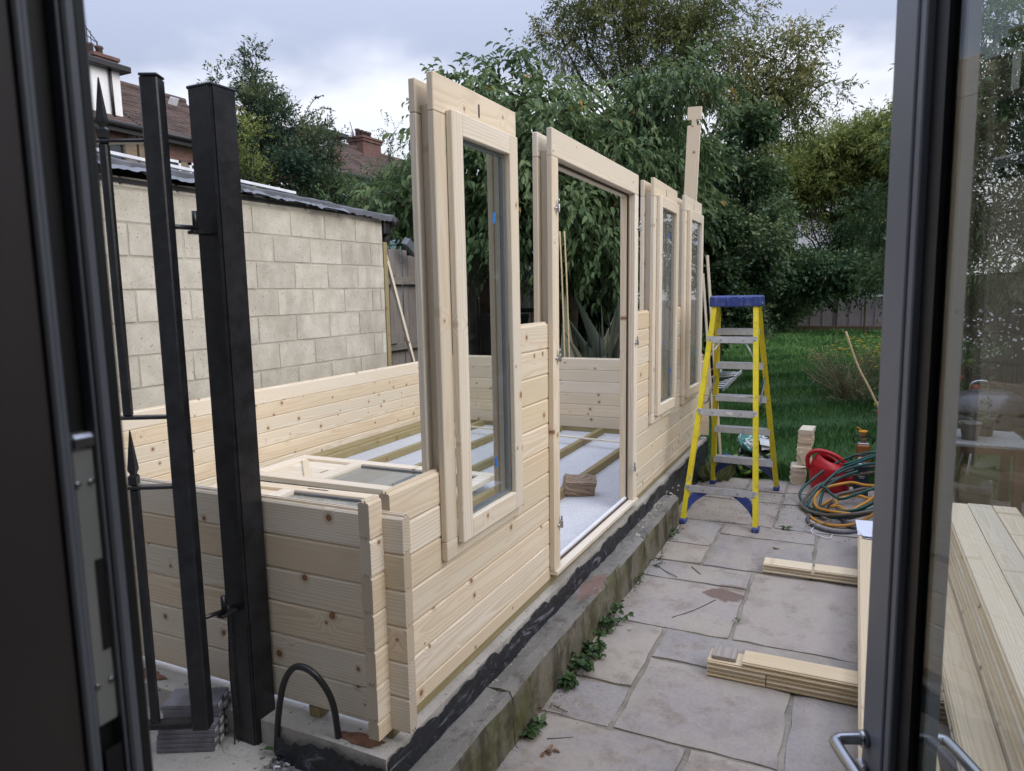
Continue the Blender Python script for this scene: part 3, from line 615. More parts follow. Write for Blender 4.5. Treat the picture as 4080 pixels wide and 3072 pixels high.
for k in range(6):   # near end wall, far end wall
    log_(T, -E2, Z0+.002+Lh*k, YB+T+2*E2, rz=PI/2); log_(XF+T, -E2, Z0+.002+Lh*k, YB+T+2*E2, rz=PI/2)
log_(ends[0], YB, Z0, ends[1]-ends[0], half=True)
for k in range(5): log_(ends[0], YB, Z0+Lh*(k+.5), ends[1]-ends[0], cuts=[(E1-.001, E1+T+.001), (ends[1]-ends[0]-E1-T-.001, ends[1]-ends[0]-E1+.001)] if k == 4 else None)
# treated base timbers
def bear(axis, *a): return plank('base_bearer', axis, *a[:4], a[4]-Z0, a[5]-Z0, 'treated', cab)
bear('X', .012, XF+.03, .004, .05, ZS+.002, Z0-.001); bear('X', .012, XF+.03, YB-.01, YB+.035, ZS+.001, Z0-.001)
bear('Y', XF-.002, XF+.043, .06, YB-.02, ZS+.001, Z0-.001)
for yb in (.30, .88, 1.5, 2.1, 2.7): bear('X', .004, .09, yb, yb+.045, ZS+.001, Z0-.001)
def casing(parent, x0, x1, z0, z1, y0, y1, hh=.123, sw=.078, bh=.068, bottom=True, z_in=0):
    plank('head_casing', 'X', x0, x1, y0, y1, z1-hh, z1, 'pine_trim', parent, .003)
    zb = z0+bh+.0008 if bottom else z0
    plank('side_casing', 'Z', x0, x0+sw, y0, y1, zb, z1-hh-.0008, 'pine_trim', parent, .003); plank('side_casing', 'Z', x1-sw, x1, y0, y1, zb, z1-hh-.0008, 'pine_trim', parent, .003)
    if bottom: plank('bottom_casing', 'X', x0, x1, y0, y1, z0, z0+bh, 'pine_trim', parent, .003)
def window(xx, z0, z1, lean=0.0, tapes=()):
    x0, x1 = -(xx[1]-xx[0])/2, (xx[1]-xx[0])/2; H = z1-z0
    w = empty('window', cab, ((xx[0]+xx[1])/2, 0, z0-Z0), (0, lean, 0))
    casing(w, x0, x1, 0, H, -.026, -.0008); casing(w, x0, x1, .0, H-.012, T+.004, T+.03, hh=.11)
    for a, b in ((x0+.034, x0+.074), (x1-.074, x1-.034)): plank('jamb', 'Z', a, b, -.0004, T+.0036, .03, H-.09, 'pine_trim', w)
    plank('head_jamb', 'X', x0+.075, x1-.075, -.0004, T+.0036, H-.125, H-.085, 'pine_trim', w)
    plank('sill_jamb', 'X', x0+.075, x1-.075, -.0004, T+.0036, .03, .07, 'pine_trim', w)
    sx0, sx1, sz0, sz1, sy0, sy1 = x0+.073, x1-.043, .048, H-.108, -.053, -.0275
    plank('sash_stile', 'Z', sx0, sx0+.072, sy0, sy1, sz0, sz1, 'pine_trim', w, .003); plank('sash_stile', 'Z', sx1-.072, sx1, sy0, sy1, sz0, sz1, 'pine_trim', w, .003)
    plank('sash_rail', 'X', sx0+.0725, sx1-.0725, sy0+.001, sy1, sz1-.075, sz1, 'pine_trim', w, .002); plank('sash_rail', 'X', sx0+.0725, sx1-.0725, sy0+.001, sy1, sz0, sz0+.072, 'pine_trim', w, .002)
    gx0, gx1, gz0, gz1 = sx0+.072, sx1-.072, sz0+.072, sz1-.075
    for n, a in (('spacer', (gx0, gx0+.012, -.026, -.006, gz0, gz1)), ('spacer', (gx1-.012, gx1, -.026, -.006, gz0, gz1)), ('spacer', (gx0+.0125, gx1-.0125, -.026, -.006, gz0, gz0+.012)), ('spacer', (gx0+.0125, gx1-.0125, -.026, -.006, gz1-.012, gz1))):
        box(n, *a, 'spacer', w, 0)
    box('pane', gx0, gx1, -.0335, -.0295, gz0-.004, gz1+.004, 'glass', w, 0)
    for tx, tz, a in tapes:
        box('tape', 0, .018, -.036, -.0345, 0, .042, 'tape_blue', w, 0).location = (gx0+tx*(gx1-gx0), -.0358, gz0+tz*(gz1-gz0)); w.children[-1].rotation_euler = (0, a, 0)
    # slot for the storm bolt in the head casing
    bm = bmesh.new(); box('bolt_slot', -.006, .006, -.0266, -.0255, H-.085, H-.038, 'rubber_brown', w, .0005); bm.free()
    return w
window(W1, .795, 2.455, 0, [(-.01, .865, .1), (.66, .80, .15), (.6, .10, -.2), (.0, .03, -.1)])
window(W3, .790, 2.487, .02, [(.55, .86, 0), (.3, .3, .2), (.8, .14, 0)]); window(W4, .782, 2.484, .006, [(.5, .86, 0), (.6, .2, .1)])
# door frame
d = empty('door_frame', cab, ((DR[0]+DR[1])/2, 0, .372-Z0), (0, .013, 0)); dx0, dx1 = DR[0]-(DR[0]+DR[1])/2, DR[1]-(DR[0]+DR[1])/2; DH = 2.462-.372
casing(d, dx0, dx1, .012, DH, -.028, -.0008, bottom=False, sw=.076); casing(d, dx0, dx1, .012, DH-.012, T+.004, T+.03, hh=.11, bottom=False, sw=.07)
for sgn in (-1, 1):
    a = dx0+.036 if sgn < 0 else dx1-.08
    plank('jamb', 'Z', a, a+.044, -.0004, T+.0036, .012, DH-.09, 'pine_trim', d)
    a = dx0+.0805 if sgn < 0 else dx1-.0945
    plank('door_stop', 'Z', a, a+.014, .020, T+.02, .012, DH-.126, 'pine_trim', d); box('door_seal', a+.002 if sgn < 0 else a, a+.012, .011, .0198, .02, DH-.13, 'rubber_brown', d, 0)
plank('head_jamb', 'X', dx0+.081, dx1-.081, -.0004, T+.0036, DH-.125, DH-.085, 'pine_trim', d); plank('door_stop', 'X', dx0+.095, dx1-.095, .020, T+.02, DH-.139, DH-.1255, 'pine_trim', d); box('door_seal', dx0+.095, dx1-.095, .011, .0198, DH-.136, DH-.1255, 'rubber_brown', d, 0)
plank('threshold', 'X', dx0+.003, dx1-.003, -.04, T+.01, -.010, .0112, 'pine_trim', d); box('threshold_seal', dx0+.08, dx1-.08, .004, .014, .0115, .018, 'rubber_brown', d, 0); box('threshold_strip', dx0+.08, dx1-.08, .0145, .034, .0115, .032, 'paint_white', d, .003)
def hinge(px, py, sgn):
    q = onY(px*1.8445, py*1.8445, -.04)
    me = joinm([(lathe([(.0072, -.024), (.0075, -.022), (.0075, .010), (.0072, .012)], 12), None), (lathe([(.0045, .0125), (.0045, .034), (.003, .037)], 10), None), (tube([(-.006, 0, -.006), (-.03, .006, -.006)], .0035, 8), None)])
    mk('hinge_pin', me, 'zinc', d, (q[0]-(DR[0]+DR[1])/2, -.040, q[2]-.372))
for p_ in ((1203, 450), (1207, 775), (1213, 1133)): hinge(*p_, -1)
for p_ in ((1381, 487), (1376, 735), (1371, 1008)): hinge(*p_, 1)
# ---------------------------------------------------------------- inside the cabin: floor joists, doors lying flat, log, batten
JL = ['beside the front wall', 'second from the front wall', 'third from the front wall', 'fourth from the front wall', 'fifth from the front wall', 'sixth, nearest the back wall']
for i, y in enumerate((.495, .945, 1.39, 1.84, 2.30, 2.74)):
    tag(plank('floor_joist', 'X', .13+jit(.03), 5.03, y, y+.045, ZS+.001, ZS+.061, 'treated', None, .003), 'treated green timber floor joist on the cabin slab, ' + JL[i], 'joist', 'floor joists on the slab')
tag(plank('floor_joist', 'X', .2, 5.0, 2.87, 2.985, ZS+.001, ZS+.046, 'treated', None, .003), 'wide treated timber laid flat along the back wall inside the cabin', 'joist', 'floor joists on the slab')
tag(plank('batten', 'Y', 4.36, 4.385, .45, 2.25, ZS+.0625, ZS+.075, 'pine_trim', None, .001), 'thin pale batten laid across the floor joists', 'batten').rotation_euler.z += -.13
# split log in the doorway
def chunk():
    bm = bmesh.new(); bmesh.ops.create_cube(bm, size=1)
    for v in bm.verts: v.co = Vector((v.co.x*.215, v.co.y*.115, v.co.z*.105))
    bmesh.ops.subdivide_edges(bm, edges=bm.edges[:], cuts=5, use_grid_fill=True)
    for v in bm.verts:
        x, y, z = v.co; v.co.z += .012*math.sin(y*45+1)*(1 if z > 0 else .3)+.004*jit(1)+(.012*math.sin(x*20)); v.co.y += .008*math.sin(z*40+x*9)+.003*jit(1); v.co.x += .002*jit(1)
        if z > .03 and y > .02: v.co.z -= .022
    return from_bm(bm)
tag(mk('split_log', chunk(), 'firewood', None, (2.885, .42, ZS+.078), (.32, .16, -1.02)), 'rough split brown log resting on a joist inside the cabin doorway', 'log')
def door_leaf(name, label, x0, y0, ln, w, z, rz=0, slot=False):
    t = thing(name, label, 'door', (x0, y0, z), rz, 'glazed cabin doors lying flat')
    def P(n, ax, a, b, c, d, e, f): return plank(n, ax, a, b, c, d, e, f, 'pine_trim', t, .003)
    st = .095; P('stile', 'Y', 0, st, 0, ln, 0, .04); P('stile', 'Y', w-st, w, 0, ln, 0, .04)
    P('rail', 'X', st+.0008, w-st-.0008, 0, .10, 0, .0395); P('rail', 'X', st+.0008, w-st-.0008, ln-.11, ln, 0, .0395); P('rail', 'X', st+.0008, w-st-.0008, ln-.66, ln-.56, 0, .0395)
    gy0, gy1 = .1008, ln-.6608
    box('pane', st, w-st, gy0, gy1, .014, .018, 'glass', t, 0)
    for a in ((st+.0005, st+.012, gy0, gy1), (w-st-.012, w-st-.0005, gy0, gy1)): box('glazing_spacer', *a, .0185, .026, 'spacer', t, 0)
    n = 5
    for k in range(n):
        pw = (w-2*st-.002)/n; P('panel_board', 'Y', st+.001+k*pw, st+.001+(k+1)*pw-.002, ln-.559, ln-.111, .006, .018)
    ang = math.atan2(.44, w-2*st); l2 = math.hypot(.44, w-2*st)-.03
    mk('cross_brace', boxmesh(l2, .05, .016, .002), 'pine_yellow', t, (st+.02, ln-.545, .0185), (0, 0, ang))
    mk('cover_sheet', grid(lambda u, v: (st+.012+u*(w-2*st-.024), gy0+.012+v*(gy1-gy0-.024), .004+.006*abs(wave(v*9+u*2))), 6, 30), 'curtain', t)
    if slot: box('handle_slot', w-.05, w-.032, .9, 1.07, .0402, .0412, 'rubber_brown', t, 0)
    return t
door_leaf('cabin_door', 'glazed pine door with braced panel lying flat across the joists', 2.17, 1.04, 1.80, .67, ZS+.068, .012)
door_leaf('cabin_door', 'paler glazed door with a slot lying flat beside the near end wall', 1.40, 1.0, 1.80, .67, ZS+.066, .03, True)
# upright spare log with notched head behind the far window, and two thin battens
q0, q1 = onX(2748, 470, 5.2), onX(2748, 750, 5.2)
def tlog():
    w, h = .112, 2.78
    pts = [(-w/2, 0), (w/2, 0), (w/2, h-.16), (.019, h-.16), (.019, h-.11), (w/2+.004, h-.11), (w/2+.004, h), (-w/2-.004, h), (-w/2-.004, h-.11), (-.019, h-.11), (-.019, h-.16), (-w/2, h-.16)]
    V = [(z, 0, y) for y, z in pts]+[(z, T, y) for y, z in pts]; n = len(pts)
    F = [tuple(range(n)), tuple(range(2*n-1, n-1, -1))]+[(i, n+i, n+(i+1) % n, (i+1) % n) for i in range(n)]
    return from_py(V, F)
pb = onX(2748, 1000, 5.02); pt = onX(2778, 430, 5.02); hh = 2.78
lean = math.atan2(pt[1]-pb[1], pt[2]-pb[2])
o = mk('spare_log', tlog(), 'pine', None, (5.03, pt[1]-math.tan(lean)*(pt[2]-ZS), ZS), (0, -PI/2, 0)); o.rotation_euler = Euler((0, -PI/2, 0)).to_matrix().to_euler()
o.matrix_world = Matrix.Translation((5.0, pt[1]-math.tan(lean)*(pt[2]-ZS)+.0, pt[2]-hh*math.cos(lean))) @ Matrix.Rotation(-lean, 4, 'X') @ Matrix.Rotation(PI/2, 4, 'Z') @ Matrix.Rotation(-PI/2, 4, 'Y')
tag(o, 'tall spare log standing on end with notched head behind the far window', 'timber')
def stick(name, a, b, w, t_, mat, label, cat):
    a, b = Vector(a), Vector(b); d_ = b-a; o = mk(name, boxmesh(d_.length, t_, w, .0015, mat), mat); qn = d_.to_track_quat('X', 'Z'); o.rotation_euler = qn.to_euler(); o.location = a; return tag(o, label, cat)
a = onX(2805, 1975, 5.25); b = onX(2812, 1020, 5.15); a[2] = max(a[2], .0)
stick('leaning_batten', (5.24, -.16, .0), tuple(onX(2812, 1018, 5.16)), .022, .022, 'pine_trim', 'thin pale batten leaning upright at the far cabin corner', 'batten')
stick('leaning_batten', (5.20, -.12, .0), tuple(onX(2795, 1090, 5.13)), .02, .02, 'pine_trim', 'shorter thin batten leaning behind the far window frame', 'batten')
# ---------------------------------------------------------------- block garage on the left
YG = 3.15; XG = 4.49
gar = thing('block_garage', 'garage wall of pale concrete blocks under a torn grey felt roof', 'garage', (1.5, YG, 0))
def G(o): o.parent = gar; o.location = Vector(o.location)-Vector((1.5, YG, 0)); return o
G(box('mortar_wall', -1.2, XG-.003, YG+.006, YG+2.6, 0, 2.50, 'mortar', None, 0))
def rooftop(x): return 2.545+(XG-x)*.034
_blk = {}
def blockmesh(w, h, i):
    k = (round(w, 2), round(h, 2), i)
    if k not in _blk:
        bm = bmesh.new(); bmesh.ops.create_cube(bm, size=1)
        for v in bm.verts: v.co = Vector(((v.co.x+.5)*w, (v.co.y+.5)*.10, (v.co.z+.5)*h))
        bmesh.ops.bevel(bm, geom=bm.edges[:], offset=.005, segments=2, affect='EDGES')
        for v in bm.verts: v.co += Vector((jit(.002), jit(.0015), jit(.002)))
        _blk[k] = from_bm(bm)
    return _blk[k]
for c_ in range(9):
    z1 = 2.475-.225*c_; z0 = z1-.225; x = XG if c_ % 2 else XG
    edges = [XG]
    if c_ % 2: edges += [XG-.078, XG-.22]
    while edges[-1] > -.9: edges.append(edges[-1]-.4475+jit(.006))
    for a, b in zip(edges[1:], edges[:-1]):
        if b < .6: continue
        G(mk('block', blockmesh(b-a-.010, .214, random.randint(0, 5)), 'block', None, (a+.005, YG+jit(.002), z0+.006)))
x = XG
while x > -.9:   # part course under the roof
    a = x-(.25 if x == XG else .4475); 
    if x > .6: G(mk('block', blockmesh(x-a-.014, .07, 9), 'block', None, (a+.007, YG+.001, 2.484)))
    x = a
def felt_f(u, v):
    x = -1.0+u*(XG+.14+1.0); z = rooftop(x)+.012+.006*wave(x*2.2, 3)
    prof = [(2.6, .10), (.3, .03), (.05, .012), (-.04, .004), (-.062, -.012), (-.066, -.050-.03*max(0, wave(x*3.1, 1))-.03*max(0, wave(x*7, 5)))]
    i = min(int(v*5), 4); t = v*5-i; y = prof[i][0]*(1-t)+prof[i+1][0]*t; dz = prof[i][1]*(1-t)+prof[i+1][1]*t
    return (x, YG+y+.008*wave(x*5, 7)*(v > .5), z+dz)
fo = mk('roof_felt', grid(felt_f, 220, 11, False), 'felt'); G(fo)
G(mk('torn_felt', grid(lambda u, v: (2.55+u*1.3, YG-.03-.06*v-.012*wave(u*9), rooftop(2.55+u*1.3)+.005-.05*v-.03*max(0, wave(u*8, 2))*v), 40, 4), 'lead'))
G(mk('torn_felt', grid(lambda u, v: (1.2+u*1.0, YG-.03-.07*v, rooftop(1.2+u)+.0-.06*v-.02*wave(u*6, 4)*v), 30, 4), 'lead'))
G(mk('roof_deck', prism([(-1.0, YG-.01), (XG+.02, YG-.01), (XG+.02, YG+2.6), (-1.0, YG+2.6)], .03), 'felt_edge', None, (0, 0, 2.51)))
w0 = (1.0, YG+.02, rooftop(1.0)+.045); w1 = (3.26, YG+.02, rooftop(3.26)+.04)
wo = stick('white_trim_strip', w0, w1, .022, .03, 'upvc', None, None); wo.name = 'white_trim_strip'; G(wo)
G(box('roof_end_board', XG+.004, XG+.12, YG-.03, YG+.5, 2.36, 2.53, 'gutter', None, .01))
gt = mk('end_gutter', tube(catmull([(XG+.13, YG-.09, 2.50), (XG+.15, YG+.05, 2.44), (XG+.12, YG+.06, 2.30), (XG+.10, YG+.2, 2.2)], 5), .045, 10), 'gutter'); G(gt)
tag(plank('corner_post', 'Z', XG+.012, XG+.075, YG+.0, YG+.05, 0, 2.28, 'treated', None, .004), 'treated yellow green timber post against the block garage corner', 'post')
a = onY(1480+200/2.6438, 850+318/2.6438, YG-.02); b = onY(1480+525/2.6438, 850+1550/2.6438, YB+.06)
stick('timber_prop', (a[0]-.0, YG+.08, a[2]), (b[0]+.25, YB+.075, .02), .03, .04, 'pine_trim', 'pale timber prop leaning diagonally by the block garage corner', 'prop')
# ---------------------------------------------------------------- close board fence behind the cabin
fn = thing('board_fence', 'old grey close board fence behind the cabin', 'fence', (XG+.2, 3.75, 0))
def FN(o): o.parent = fn; o.location = Vector(o.location)-Vector((XG+.2, 3.75, 0)); return o
x = XG+.2; _fb = [boxmesh(2.22, .014, .098, .002, i) for i in range(3)]
while x < 13.5:
    w = .098; o = mk('board', _fb[random.randint(0, 2)], 'fence_old', None, (x+w, 3.75+.006*(random.random()), .02), (0, -PI/2, 0)); o.scale = (1+jit(.02), 1, 1); o.rotation_euler.y += jit(.012); FN(o); x += .104
for z in (.42, 1.07, 1.86):
    for xx in np.arange(XG+.2, 13.5, 3.0): FN(plank('rail', 'X', xx, xx+2.9, 3.69, 3.74, z, z+.085, 'fence_old'))
for xx in (XG+.14, 7.7, 10.7): FN(plank('fence_post', 'Z', xx, xx+.1, 3.62, 3.72, 0, 2.3, 'fence_brown'))
for z in (1.05+.09, 1.945): FN(box('rail_cap', XG+.3, XG+.95, 3.66, 3.745, z+.02, z+.026, 'lead', None, 0)).rotation_euler = (-.5, 0, 0)
for (px, py) in ((1620, 975), (1480+350/2.64, 1389)):
    pass
q = onY(1480+345/2.6438, 850+340/2.6438, 3.66); o = box('metal_bracket', 0, .30, 0, .09, 0, .09, 'lead', None, .004); o.location = (q[0]-.12, 3.55, q[2]); o.rotation_euler = (.3, .55, 0); tag(o, 'bent grey metal flashing hung on the old fence', 'flashing')
# pale green shed behind
sh = thing('green_shed', 'pale green corrugated shed behind the old fence', 'shed', (7.2, 4.6, 0))
for k in range(9): mk('corrugated_sheet', boxmesh(1.6, .9, .085, .02), 'shed_green', sh, (0, 0, 1.75+k*.088))
mk('shed_body', boxmesh(1.58, .86, 1.74, .01), 'gutter', sh, (.01, .02, 0)); mk('corner_trim', boxmesh(.1, .1, 2.7, .01), 'gutter', sh, (-.102, -.02, 0))
# water butt with pipe
wb = thing('water_butt', 'dark green water butt with a black pipe and white fitting on its lid', 'water butt', (6.95, 2.95+.55, 0))
bq = onY(1995, 1245, 3.3)
wb.location = (bq[0]+.05, 3.28, 0); zt = bq[2]-.06
mk('barrel', lathe([(.27, 0), (.31, .3), (.335, zt*.6), (.35, zt-.06), (.36, zt-.05), (.36, zt-.02), (.345, zt)], 28), 'bin_green', wb)
mk('lid', lathe([(.37, zt-.015), (.375, zt+.01), (.34, zt+.035), (.10, zt+.045)], 28), 'bin_green', wb)
for zz in (.45, .8): mk('rib', lathe([(.325+zz*.02, zz), (.345+zz*.02, zz+.02), (.325+zz*.02, zz+.04)], 28, cap=False), 'bin_green', wb)
mk('overflow_pipe', tube([(-.24, -.22, zt+.10), (.28, -.34, zt+.085)], .035, 12), 'pvc_black', wb)
mk('pipe_collar', tube([(.28, -.34, zt+.085), (.36, -.36, zt+.08)], .045, 14), 'pvc_white', wb)
ring = tube(catmull([(.37+.001*i, -.365+.062*math.cos(i*PI/4), zt+.078+.062*math.sin(i*PI/4)) for i in range(8)], 4, True), .012, 8, True); mk('pipe_fitting', ring, 'pvc_white', wb)
mk('hose_loop', tube(catmull([(-.22, -.24, zt+.10), (-.36, -.26, zt+.11), (-.45, -.26, zt+.0), (-.40, -.27, zt-.12), (-.30, -.26, zt-.16)], 6), .016, 8), 'pvc_black', wb)
# ---------------------------------------------------------------- steel gate and gate post
gp = thing('gate_post', 'big square black steel gate post in front of the cabin end wall', 'post', (-.108, .481, .2))
wpo = .104; pz = 2.372-.2
bm = bmesh.new(); bmesh.ops.create_cube(bm, size=1)
for v in bm.verts: v.co = Vector(((v.co.x+.5)*wpo, (v.co.y+.5)*wpo, (v.co.z+.5)*pz))
bmesh.ops.bevel(bm, geom=[e for e in bm.edges if abs((e.verts[0].co-e.verts[1].co).z) > 1], offset=.009, segments=3, affect='EDGES')
mk('tube', from_bm(bm), 'gate_black', gp); mk('cap', boxmesh(wpo+.001, wpo+.001, .010, .004), 'gate_black', gp, (-.0005, -.0005, pz+.0005))
def hinge_at(parent, z, o0):
    return joinm([(tube([(0, 0, -.012), (0, 0, .045)], .008, 10), Matrix.Translation((o0[0], o0[1], z))), (boxmesh(.07, .032, .012, .004), Matrix.Translation((o0[0]-.02, o0[1]-.016, z-.025))), (tube([(o0[0]-.005, o0[1], z-.005), (o0[0]-.095, o0[1]+.025, z-.005)], .0075, 8), None)])
for z in (1.955-.2, .726-.2): mk('hinge', hinge_at(gp, z, (-.045, .055)), 'gate_black', gp)
mk('wire', tube(catmull([(-.008, .075, .52), (-.012, .085, .3), (-.014, .08, .12), (-.02, .078, .02), (-.01, .07, -.01), (-.004, .078, .04)], 5), .0025, 6), 'cable_black', gp)
gd = np.array([-.47, .88]); gd /= np.linalg.norm(gd); ga = math.atan2(gd[1], gd[0])
gt_ = thing('steel_gate', 'open black steel gate with spear topped bars', 'gate', (-.268, .535, .38), ga)
def sq(name, x, z0, z1, w, y=0): return mk(name, boxmesh(w, w, z1-z0, .004), 'gate_black', gt_, (x-w/2, y-w/2, z0))
sq('stile', 0, 0, 1.978, .052); mk('stile_cap', boxmesh(.053, .053, .008, .003), 'gate_black', gt_, (-.0265, -.0265, 1.979))
for z in (1.80, 1.0, .785, .004): mk('rail', boxmesh(.95, .034, .010 if z > .1 else .022, .003), 'gate_black', gt_, (.026, -.017, z))
spear = lathe([(.010, 0), (.0175, .004), (.0175, .028), (.010, .036), (.0165, .048), (.0165, .056), (.002, .17)], 4, smooth=False)
for k in range(6):
    x = .147*(k+1)
    sq('bar', x, .012, .785, .024); sq('bar', x, 1.01, 1.80, .024)
    mk('spear', spear, 'gate_black', gt_, (x, 0, 1.811), (0, 0, PI/4)); mk('spear', spear, 'gate_black', gt_, (x, 0, .796), (0, 0, PI/4))
# stack of shingle packs on the apron behind the gate
sp = thing('shingle_stack', 'stack of grey slate look shingle packs with striped ends behind the gate', 'shingle pack', (-.33, .62, .307), 0)
sp.location = (-.262, .775, .2165); sp.rotation_euler = (0, 0, math.radians(-63)); zz = 0
for k in range(9):
    th = .0155; y0 = .0+.002*k if k < 6 else .055; mk('pack', joinm([(boxmesh(.19+.010*(k % 2), .11, th-.001, .0015), Matrix.Translation((jit(.004), y0, zz)), 'shingle')]+
       [(boxmesh(.003, .026, th-.002, 0), Matrix.Translation((.191+.010*(k % 2), y0+.004+.052*j+.026*(k % 2), zz)), 'shingle_white') for j in range(2)]), None, sp); zz += th
# armoured cable arch, zip bag, pebble, small leaves by the post
cb = [onZ(560+1620/2.989, 2620+1160/2.989, .2), (-.095, .385, .36), (-.115, .33, .50), (-.13, .26, .575), (-.125, .19, .56), (-.085, .165, .46), (-.055, .172, .32), (-.05, .170, .2)]
tag(mk('cable_arch', tube(catmull(cb, 8), .0105, 12), 'cable_black'), 'thick black cable arching out of the ground beside the gate post', 'cable')
q = onZ(560+1650/2.989, 2620+1290/2.989, .205)
bagm = grid(lambda u, v: (q[0]-.06+.11*v+.004*wave(u*5), q[1]+.10-.20*u+.006*wave(v*4, 2), .206+.012*math.sin(PI*u)*math.sin(PI*v)+.005*wave(u*9+v*7, 4)+.004*wave(v*13, 1)), 26, 16)
zb = thing('zip_bag', 'small clear plastic zip bag of fixings on the ground by the cable', 'bag', (q[0], q[1], .2)); o = mk('film', bagm, 'poly', zb, (-q[0], -q[1], -.2))
fx = []
for i in range(26): fx.append((boxmesh(.018, .006, .006, .001), TR(jit(.035)+.0, jit(.07), .007+.006*random.random(), jit(3), jit(.3), jit(3)), random.choice(['zinc', 'paint_white', 'lead'])))
mk('fixings', joinm(fx), None, zb)
for dx_ in (.044, .05): mk('zip_strip', tube([(dx_, .095, .010), (dx_+.002, 0, .016), (dx_-.002, -.095, .010)], .0016, 6), 'paint_white', zb)
mk('marker_scribble', tube(catmull([(-.0, .02, .022), (.015, .01, .0225), (.0, .0, .0225), (.016, -.012, .0225), (.002, -.02, .022), (.016, -.035, .022), (.003, -.04, .022)], 5), .0012, 5), 'ink', zb)
q = onZ(1492, 3060, .2); tag(mk('pebble', lathe([(.012, -.004), (.034, .004), (.038, .016), (.028, .030), (.008, .037)], 16), 'stone_pebble', None, (q[0], q[1], .2), (0, .1, 0)), 'smooth grey pebble at the foot of the cabin slab', 'stone')
def lf(P, D, Ln, mat, name, label, cat='leaf', wr=.7, tint=.6):
    P = np.array(P, float).reshape(-1, 3); D = np.array(D, float).reshape(-1, 3); n = len(P)
    return tag(mk(name, leaves(P, D, np.tile([0.1, .1, 1.0], (n, 1)), np.full(n, Ln), wr, np.full(n, tint), .1, 7), mat), label, cat)
lf([tuple(onZ(560+1450/2.989, 2620+1095/2.989, .24)), tuple(onZ(560+1410/2.989, 2620+1215/2.989, .21)), tuple(onZ(560+1700/2.989, 2620+1010/2.989, .23)), tuple(onZ(560+1120/2.989, 2620+1335/2.989, .205))],
   [(.4, -.9, .1), (.3, -.9, 0), (.3, -.95, .2), (.3, -.9, 0)], .045, 'leaf_weed', 'weed_leaves', 'few green weed leaves at the foot of the gate post', 'weed', .6)
# ---------------------------------------------------------------- the house: wall, doorway, open glazed door
XW = -1.40
hw = thing('house_wall', 'house rear wall round the open garden doorway', 'house', (XW, -.78, 0))
def HW(o): o.parent = hw; o.location = Vector(o.location)-Vector((XW, -.78, 0)); return o
HW(box('wall', XW-.22, XW-.004, -.70, 4.6, 0, 5.6, 'render_house', None, 0)); HW(box('wall', XW-.22, XW-.004, -6.0, -1.78, 0, 5.6, 'render_house', None, 0)); HW(box('lintel', XW-.22, XW-.004, -1.7795, -.7005, 2.42, 5.6, 'render_house', None, 0))
HW(box('inner_wall', -5.5, XW-.221, .6, .7, .2, 2.7, 'interior', None, 0)); HW(box('inner_wall', -5.5, XW-.221, -3.6, -3.5, .2, 2.7, 'interior', None, 0)); HW(box('inner_wall', -5.6, -5.501, -3.6, .7, .2, 2.7, 'interior', None, 0))
HW(box('ceiling', -5.6, XW-.221, -3.6, .7, 2.701, 2.8, 'interior', None, 0)); HW(box('floor', -5.6, XW-.05, -3.6, .7, .1, .199, 'interior', None, 0))
# left jamb of the doorway
YJ = -.785
jb = thing('door_jamb', 'dark grey aluminium door jamb with steel lock keep at the house doorway', 'door frame', (-1.40, YJ, .2))
def JB(n, x0, x1, y0, y1, z0, z1, mat, bev=.002): o = box(n, x0, x1, y0, y1, z0, z1, mat, None, bev); o.parent = jb; o.location = Vector(o.location)-Vector((-1.40, YJ, .2)); return o
JB('frame_core', -1.447, -1.392, YJ+.012, YJ+.08, .2, 2.41, 'frame_black'); JB('inner_lining', -1.62, -1.4475, YJ-.002, YJ+.08, .2, 2.41, 'frame_dark')
JB('inner_ridge', -1.447, -1.441, YJ-.006, YJ+.0119, .2, 2.41, 'jamb_grey'); JB('inner_ridge', -1.4400, -1.4345, YJ-.001, YJ+.0119, .2, 2.41, 'jamb_grey')
JB('outer_ridge', -1.415, -1.4125, YJ-.0, YJ+.0119, .2, 2.41, 'jamb_grey'); JB('outer_ridge', -1.4115, -1.4025, YJ-.003, YJ+.0119, .2, 2.41, 'jamb_grey'); JB('outer_lip', -1.402, -1.391, YJ+.001, YJ+.0119, .2, 2.41, 'frame_black')
# lock keep: plate with two slots and screws
def kz(py): return onY(px_keep, py, YJ)[2]
px_keep = 330
zk1, zk0 = onY(300, 1735, YJ)[2], onY(420, 2900, YJ)[2]; zs1, zs0 = onY(400, 2230, YJ)[2], onY(430, 2590, YJ)[2]
JB('lock_keep', -1.4338, -1.4155, YJ+.003, YJ+.0118, zk0, zk1, 'steel_plate', .002); JB('keep_top', -1.4342, -1.4152, YJ-.001, YJ+.008, zk1-.012, zk1, 'chrome', .003)
JB('keep_slot', -1.4235, -1.4172, YJ+.0022, YJ+.003, zs0, zs1, 'frame_black', 0); JB('keep_slot', -1.430, -1.4165, YJ+.0022, YJ+.003, zk0-.12, zk0-.02, 'frame_black', 0)
for py, xs in ((1925, (-1.4305, -1.4205)), (2760, (-1.4305, -1.4195))):
    for xs_ in xs:
        z = onY(360, py, YJ)[2]; o = mk('screw', lathe([(.0026, 0), (.0024, .0012), (.001, .0008)], 12), 'chrome', jb, (xs_+1.40, .0028, z-.2), (PI/2, 0, 0))
